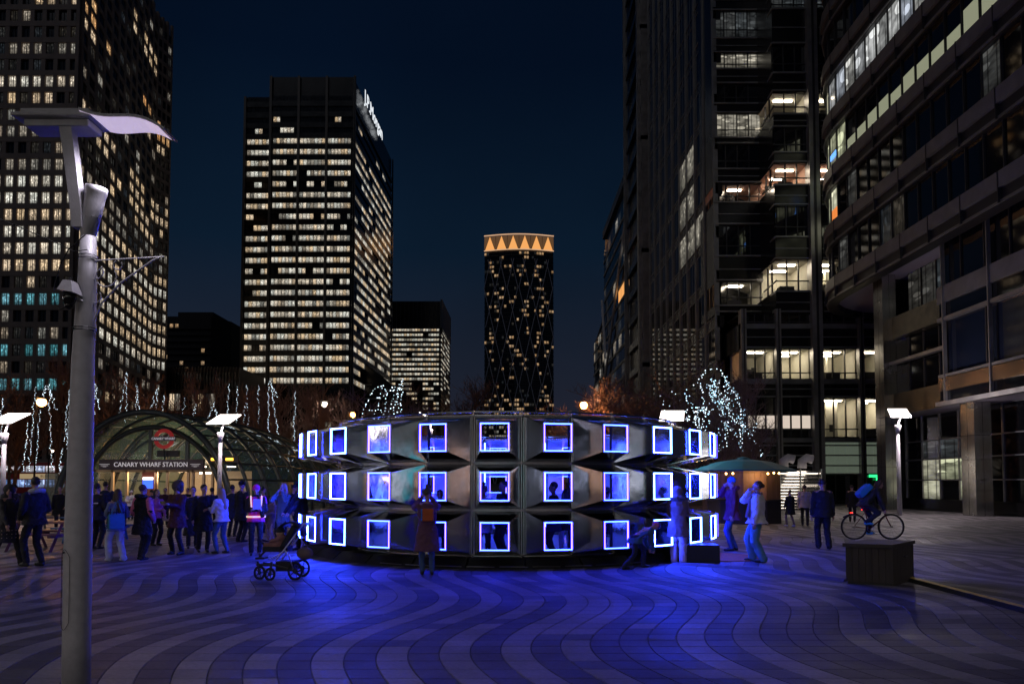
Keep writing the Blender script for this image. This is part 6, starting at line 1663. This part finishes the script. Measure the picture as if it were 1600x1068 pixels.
# ---- inside the ring
ins = [(-1.95, -3.75, 1.75, 'dark haired visitor inside the ring seen through the second window from the left', navy, 30, 'long'), (-.55, -4.05, 1.70, 'visitor in a knitted hat looking down behind the middle window of the ring', white_c, 5, 'beanie'), (-.1, -3.7, 1.82, 'taller visitor with glasses turning right behind the middle window', navy, -60, 'short'),
       (-.85, -3.5, 1.76, 'visitor with long dark hair at the left of the middle window', black_c, 70, 'long'), (1.05, -4.0, 1.78, 'hooded visitor in profile behind the window right of the middle', navy, -80, 'short'), (1.35, -3.6, 1.62, 'shorter long haired visitor behind the window right of the middle', black_c, 180, 'long'),
       (2.35, -3.4, 1.66, 'visitor behind the third window right of the middle', black_c, 160, 'short'), (-2.8, -3.0, 1.68, 'visitor with a pink skirt behind the low left window of the ring', hot_pink, 40, 'long'), (3.2, -2.6, 1.72, 'pair of shoulders seen through the fourth window on the right', navy, 120, 'short'),
       (-1.55, -3.95, 1.60, 'visitor taking a picture through the window left of the middle', navy, 10, 'short'), (.75, -1.0, 1.74, 'visitor standing in the open middle of the ring', dkgrey, 60, 'short'), (-2.2, -.4, 1.70, 'visitor deep inside the ring on its left', navy, 100, 'short')]
for i, (x, y, h_, lab, c, yw_, hr_) in enumerate(ins):
    person(0, 0, 0, lab, yw_, 'phone' if i in (1, 9) else 'pocket', 'down', coat=c, hem=.6+.06*(i % 3), coarse=True, fem=hr_ == 'long', hair=hr_ if hr_ != 'beanie' else 'none', hat=('bobble', cloth('knit', (.25, .18, .3))) if hr_ == 'beanie' else None, pos=Vector((RX+x, RY+y, .03)), H=h_, group='visitors inside the ring', legs=pale if i in (5, 8) else black_c, head=(0, 18) if i == 1 else (0, 0))
# ---- bicycle and rider
rw = gnd(1335, 842); fw_ = gnd(1386, 838); dB = rw.y
bk = thing('bicycle', 'bicycle with a red rear light ridden to the right behind the wooden box', 'bicycle', (rw.x, dB, 0), radians(2))
tyre = black_rubber; bl_ = xat(1386, 800, dB)-xat(1344, 800, dB); wb_ = bl_*1.02+.0; Rw = .35; wb_ = 1.02
frame_m = mat('dark_red_bike_frame', (.10, .02, .025), .35, .3)
for x in (0, wb_):
    q = MB(); q.tube([(x+Rw*cos(2*pi*k/32), 0, Rw+Rw*sin(2*pi*k/32)*.985+.002) for k in range(33)], .022, 6, cap=False); wl = q.build('wheel', tyre, bk)
    q = MB()
    for k in range(14): a = 2*pi*k/14; q.tube([(x, .02*(k % 2*2-1), Rw), (x+(Rw-.03)*cos(a), 0, Rw+(Rw-.03)*sin(a))], .0028, 3)
    q.tube([(x+(Rw-.03)*cos(2*pi*k/32), 0, Rw+(Rw-.03)*sin(2*pi*k/32)) for k in range(33)], .009, 5, cap=False); q.tube([(x, -.06, Rw), (x, .06, Rw)], .02, 8); q.build('spokes', dull_steel, wl)
q = MB()
bb = (.43, 0, .30); st_ = (.30, 0, .82); hd1 = (.83, 0, .80); hd2 = (.87, 0, .66)
for a, b2, r in ((bb, st_, .017), (st_, hd1, .017), (bb, hd2, .021), ((0, 0, Rw), bb, .011), ((0, 0, Rw), (.31, 0, .76), .010), (hd1, hd2, .022), (hd2, (wb_, 0, Rw), .016)): q.tube([a, b2], r, 8)
q.build('frame', frame_m, bk, smooth=True)
q = MB(); q.tube([hd1, (.81, 0, .93)], .013, 6); q.tube([(.81, -.28, .98), (.83, -.1, .96), (.83, .1, .96), (.81, .28, .98)], .012, 6); q.build('handlebar', dark_metal, bk)
q = MB(); q.tube([st_, (.27, 0, .93)], .012, 6); q.ball((.25, 0, .95), .13, .06, .03, n=10, k=5); q.build('saddle', black_rubber, bk)
q = MB(); q.tube([(.43+.09*cos(2*pi*k/16), -.05, .30+.09*sin(2*pi*k/16)) for k in range(17)], .006, 4); q.tube([(.43, -.05, .30), (.51, -.10, .16)], .010, 5); q.tube([(.43, .05, .30), (.35, .10, .44)], .010, 5); q.box(.46, .56, -.16, -.09, .145, .165); q.box(.30, .40, .09, .16, .43, .45); q.build('crank', dull_steel, bk)
q = MB(); q.tube([(-.30, 0, .62), (-.12, 0, .70), (.1, 0, .70)], .02, 5); q.build('mudguard', black_rubber, bk)
rl = emi('red_rear_light', (1.0, .02, .01), 8); q = MB(); q.box(-.10, -.04, -.02, .02, .735, .75, rl); q.ball((.22, 0, .83), .013, n=6, k=4, m=rl); q.build('rear_light', None, bk)
def ex_rider(P, s, S, up, hd):
    q = MB(); d = (.32*s, .19*s, .46*s); q.box(-d[0]/2, d[0]/2, -d[1]/2, d[1]/2, -d[2]/2, d[2]/2); o = q.build('rucksack', cloth('rucksack_blue', (.03, .24, .60)), None); b9 = o.modifiers.new('b', 'BEVEL'); b9.width = .055*s; b9.segments = 4
    o.matrix_world = Matrix.Translation(P.location) @ Matrix.Rotation(P.rotation_euler[2], 4, 'Z') @ Matrix.Translation(S(up((0, .215, 1.22)))) @ Matrix.Rotation(radians(48), 4, 'X'); tag(o, 'bright blue rucksack on the back of the cyclist', 'rucksack')
# rider: local facing -Y turned to +X
person(0, 0, 0, 'cyclist in a dark hooded jacket and bright blue shoes riding to the right', 90, 'bar', 'bar', lean=40, coat=dkgrey, hem=.86, bulk=1.15, hair='long', hairm=hair_br, legs=navy, legw=1.05, shoes=cloth('blue_shoe', (.05, .35, .85)), pos=Vector((rw.x+.31, dB, 0.01)), H=1.98,
       pelvis=(0, 0, 1.0), feet=((.12, -.20, .12), (-.12, -.04, .40)), head=(0, -25), extra=ex_rider)
bk.scale = (1.17, 1.1, 1.13)
# ---- pushchair
pc = gnd(437, 903); PC = thing('pushchair', 'dark pushchair with a silver handle left of the ring', 'pushchair', (pc.x, pc.y, 0), radians(0))
alu = mat('aluminium_tube', (.6, .6, .62), .3, .9)
def wheel_(x, y, r, nm='wheel'):
    q = MB(); q.tube([(x+r*cos(2*pi*k/20), y, r+.012+r*sin(2*pi*k/20)) for k in range(21)], .022, 6, cap=False); w2 = q.build(nm, black_rubber, PC)
    q = MB(); q.tube([(x, y-.012, r+.012), (x, y+.012, r+.012)], r*.35, 10); 
    for k in range(5): a = 2*pi*k/5; q.tube([(x, y, r+.012), (x+r*cos(a), y, r+.012+r*sin(a))], .008, 4)
    q.build('rim', dark_metal, w2)
wheel_(.38, -.22, .135); wheel_(.38, .28, .135); wheel_(-.36, -.14, .10); wheel_(-.10, -.30, .09)
q = MB(); q.tube([(-.42, -.12, .24), (-.05, -.2, .24), (.38, -.22, .15)], .02, 6); q.tube([(-.36, -.14, .10), (-.40, -.14, .30)], .022, 6); q.tube([(-.10, -.30, .09), (-.08, -.26, .30)], .024, 6); q.tube([(-.42, .2, .24), (.38, .28, .15)], .02, 6); q.tube([(-.42, -.12, .24), (-.42, .2, .24)], .02, 6); q.build('chassis', dark_metal, PC)
q = MB(); q.tube([(-.02, -.24, .30), (.16, -.24, .50), (.52, -.2, .92)], .014, 8); q.tube([(-.02, .2, .30), (.16, .2, .50), (.52, .2, .92)], .014, 8); q.tube([(.52, -.2, .92), (.52, .2, .92)], .018, 8); q.tube([(.16, -.24, .50), (.26, -.24, .40), (.34, -.23, .18)], .014, 6); q.tube([(.10, -.24, .44), (-.14, -.2, .34)], .012, 6); q.build('handle_frame', alu, PC, smooth=True)
pcf = cloth('pushchair_fabric', (.02, .02, .035))
q = MB(); q.box(-.30, .20, -.18, .18, .46, .54); q.frame_box((.12, -.18, .50), (.24, 0, .36), (0, .36, 0), (-.07, 0, .04)); o = q.build('seat', pcf, PC)
q = MB(); b0 = len(q.v)
for i in range(9):
    a = radians(10+i*16); 
    for j in range(2): q.v.append((.16+.30*cos(a)*.95, -.19+.38*j, .68+.30*sin(a)))
for i in range(8): q.f.append((2*i, 2*i+1, 2*i+3, 2*i+2)); q.m.append(0); q.uv.append(None)
o = q.build('hood', pcf, PC, smooth=True); o.location = (.06, 0, -.02); sd_ = o.modifiers.new('s', 'SOLIDIFY'); sd_.thickness = .02
q = MB(); q.box(-.02, .34, -.2, .2, .14, .30); o = q.build('basket', pcf, PC)
q = MB(); q.tube([(-.28, -.2, .60), (-.38, 0, .64), (-.28, .2, .60)], .018, 6); q.build('bumper_bar', black_rubber, PC)
q = MB(); q.box(-.46, -.28, -.12, .12, .33, .36); q.tube([(-.28, 0, .48), (-.42, 0, .36)], .02, 5); q.build('footrest', black_rubber, PC)
PC.scale = (.93, .95, 1.12)
# the child lying in it and a bag hung on the frame
cb = MB(); cb.ball((0, 0, 0), .085, n=12, k=8); c1 = tag(cb.build('person', skin, None, smooth=True), 'small child in a dark snowsuit sitting in the pushchair', 'person', 'people on the square'); c1.location = (pc.x-.0, pc.y, .86)
q = MB(); q.ball((-.0, 0, .035), .09, .09, .085, n=12, k=8); q.build('hat', navy, c1); q = MB(); bone(q, (.02, 0, -.10), (-.04, 0, -.24), .09, .11); bone(q, (-.05, -.06, -.24), (-.26, -.06, -.22), .055, .045); bone(q, (-.05, .06, -.24), (-.26, .06, -.22), .055, .045); bone(q, (.0, -.09, -.12), (-.16, -.08, -.15), .035, .03); q.build('snowsuit', cloth('dusty_pink', (.30, .14, .16)), c1)
q = MB(); q.ball((0, 0, 0), .16, .10, .12, n=12, k=8); q.tube([(-.06, 0, .08), (0, 0, .26), (.06, 0, .08)], .012, 5); tag(q.build('bag', taupe, None, smooth=True, loc=(pc.x+.47, pc.y, .47)), 'grey changing bag hanging on the back of the pushchair', 'bag')
fuse_all()
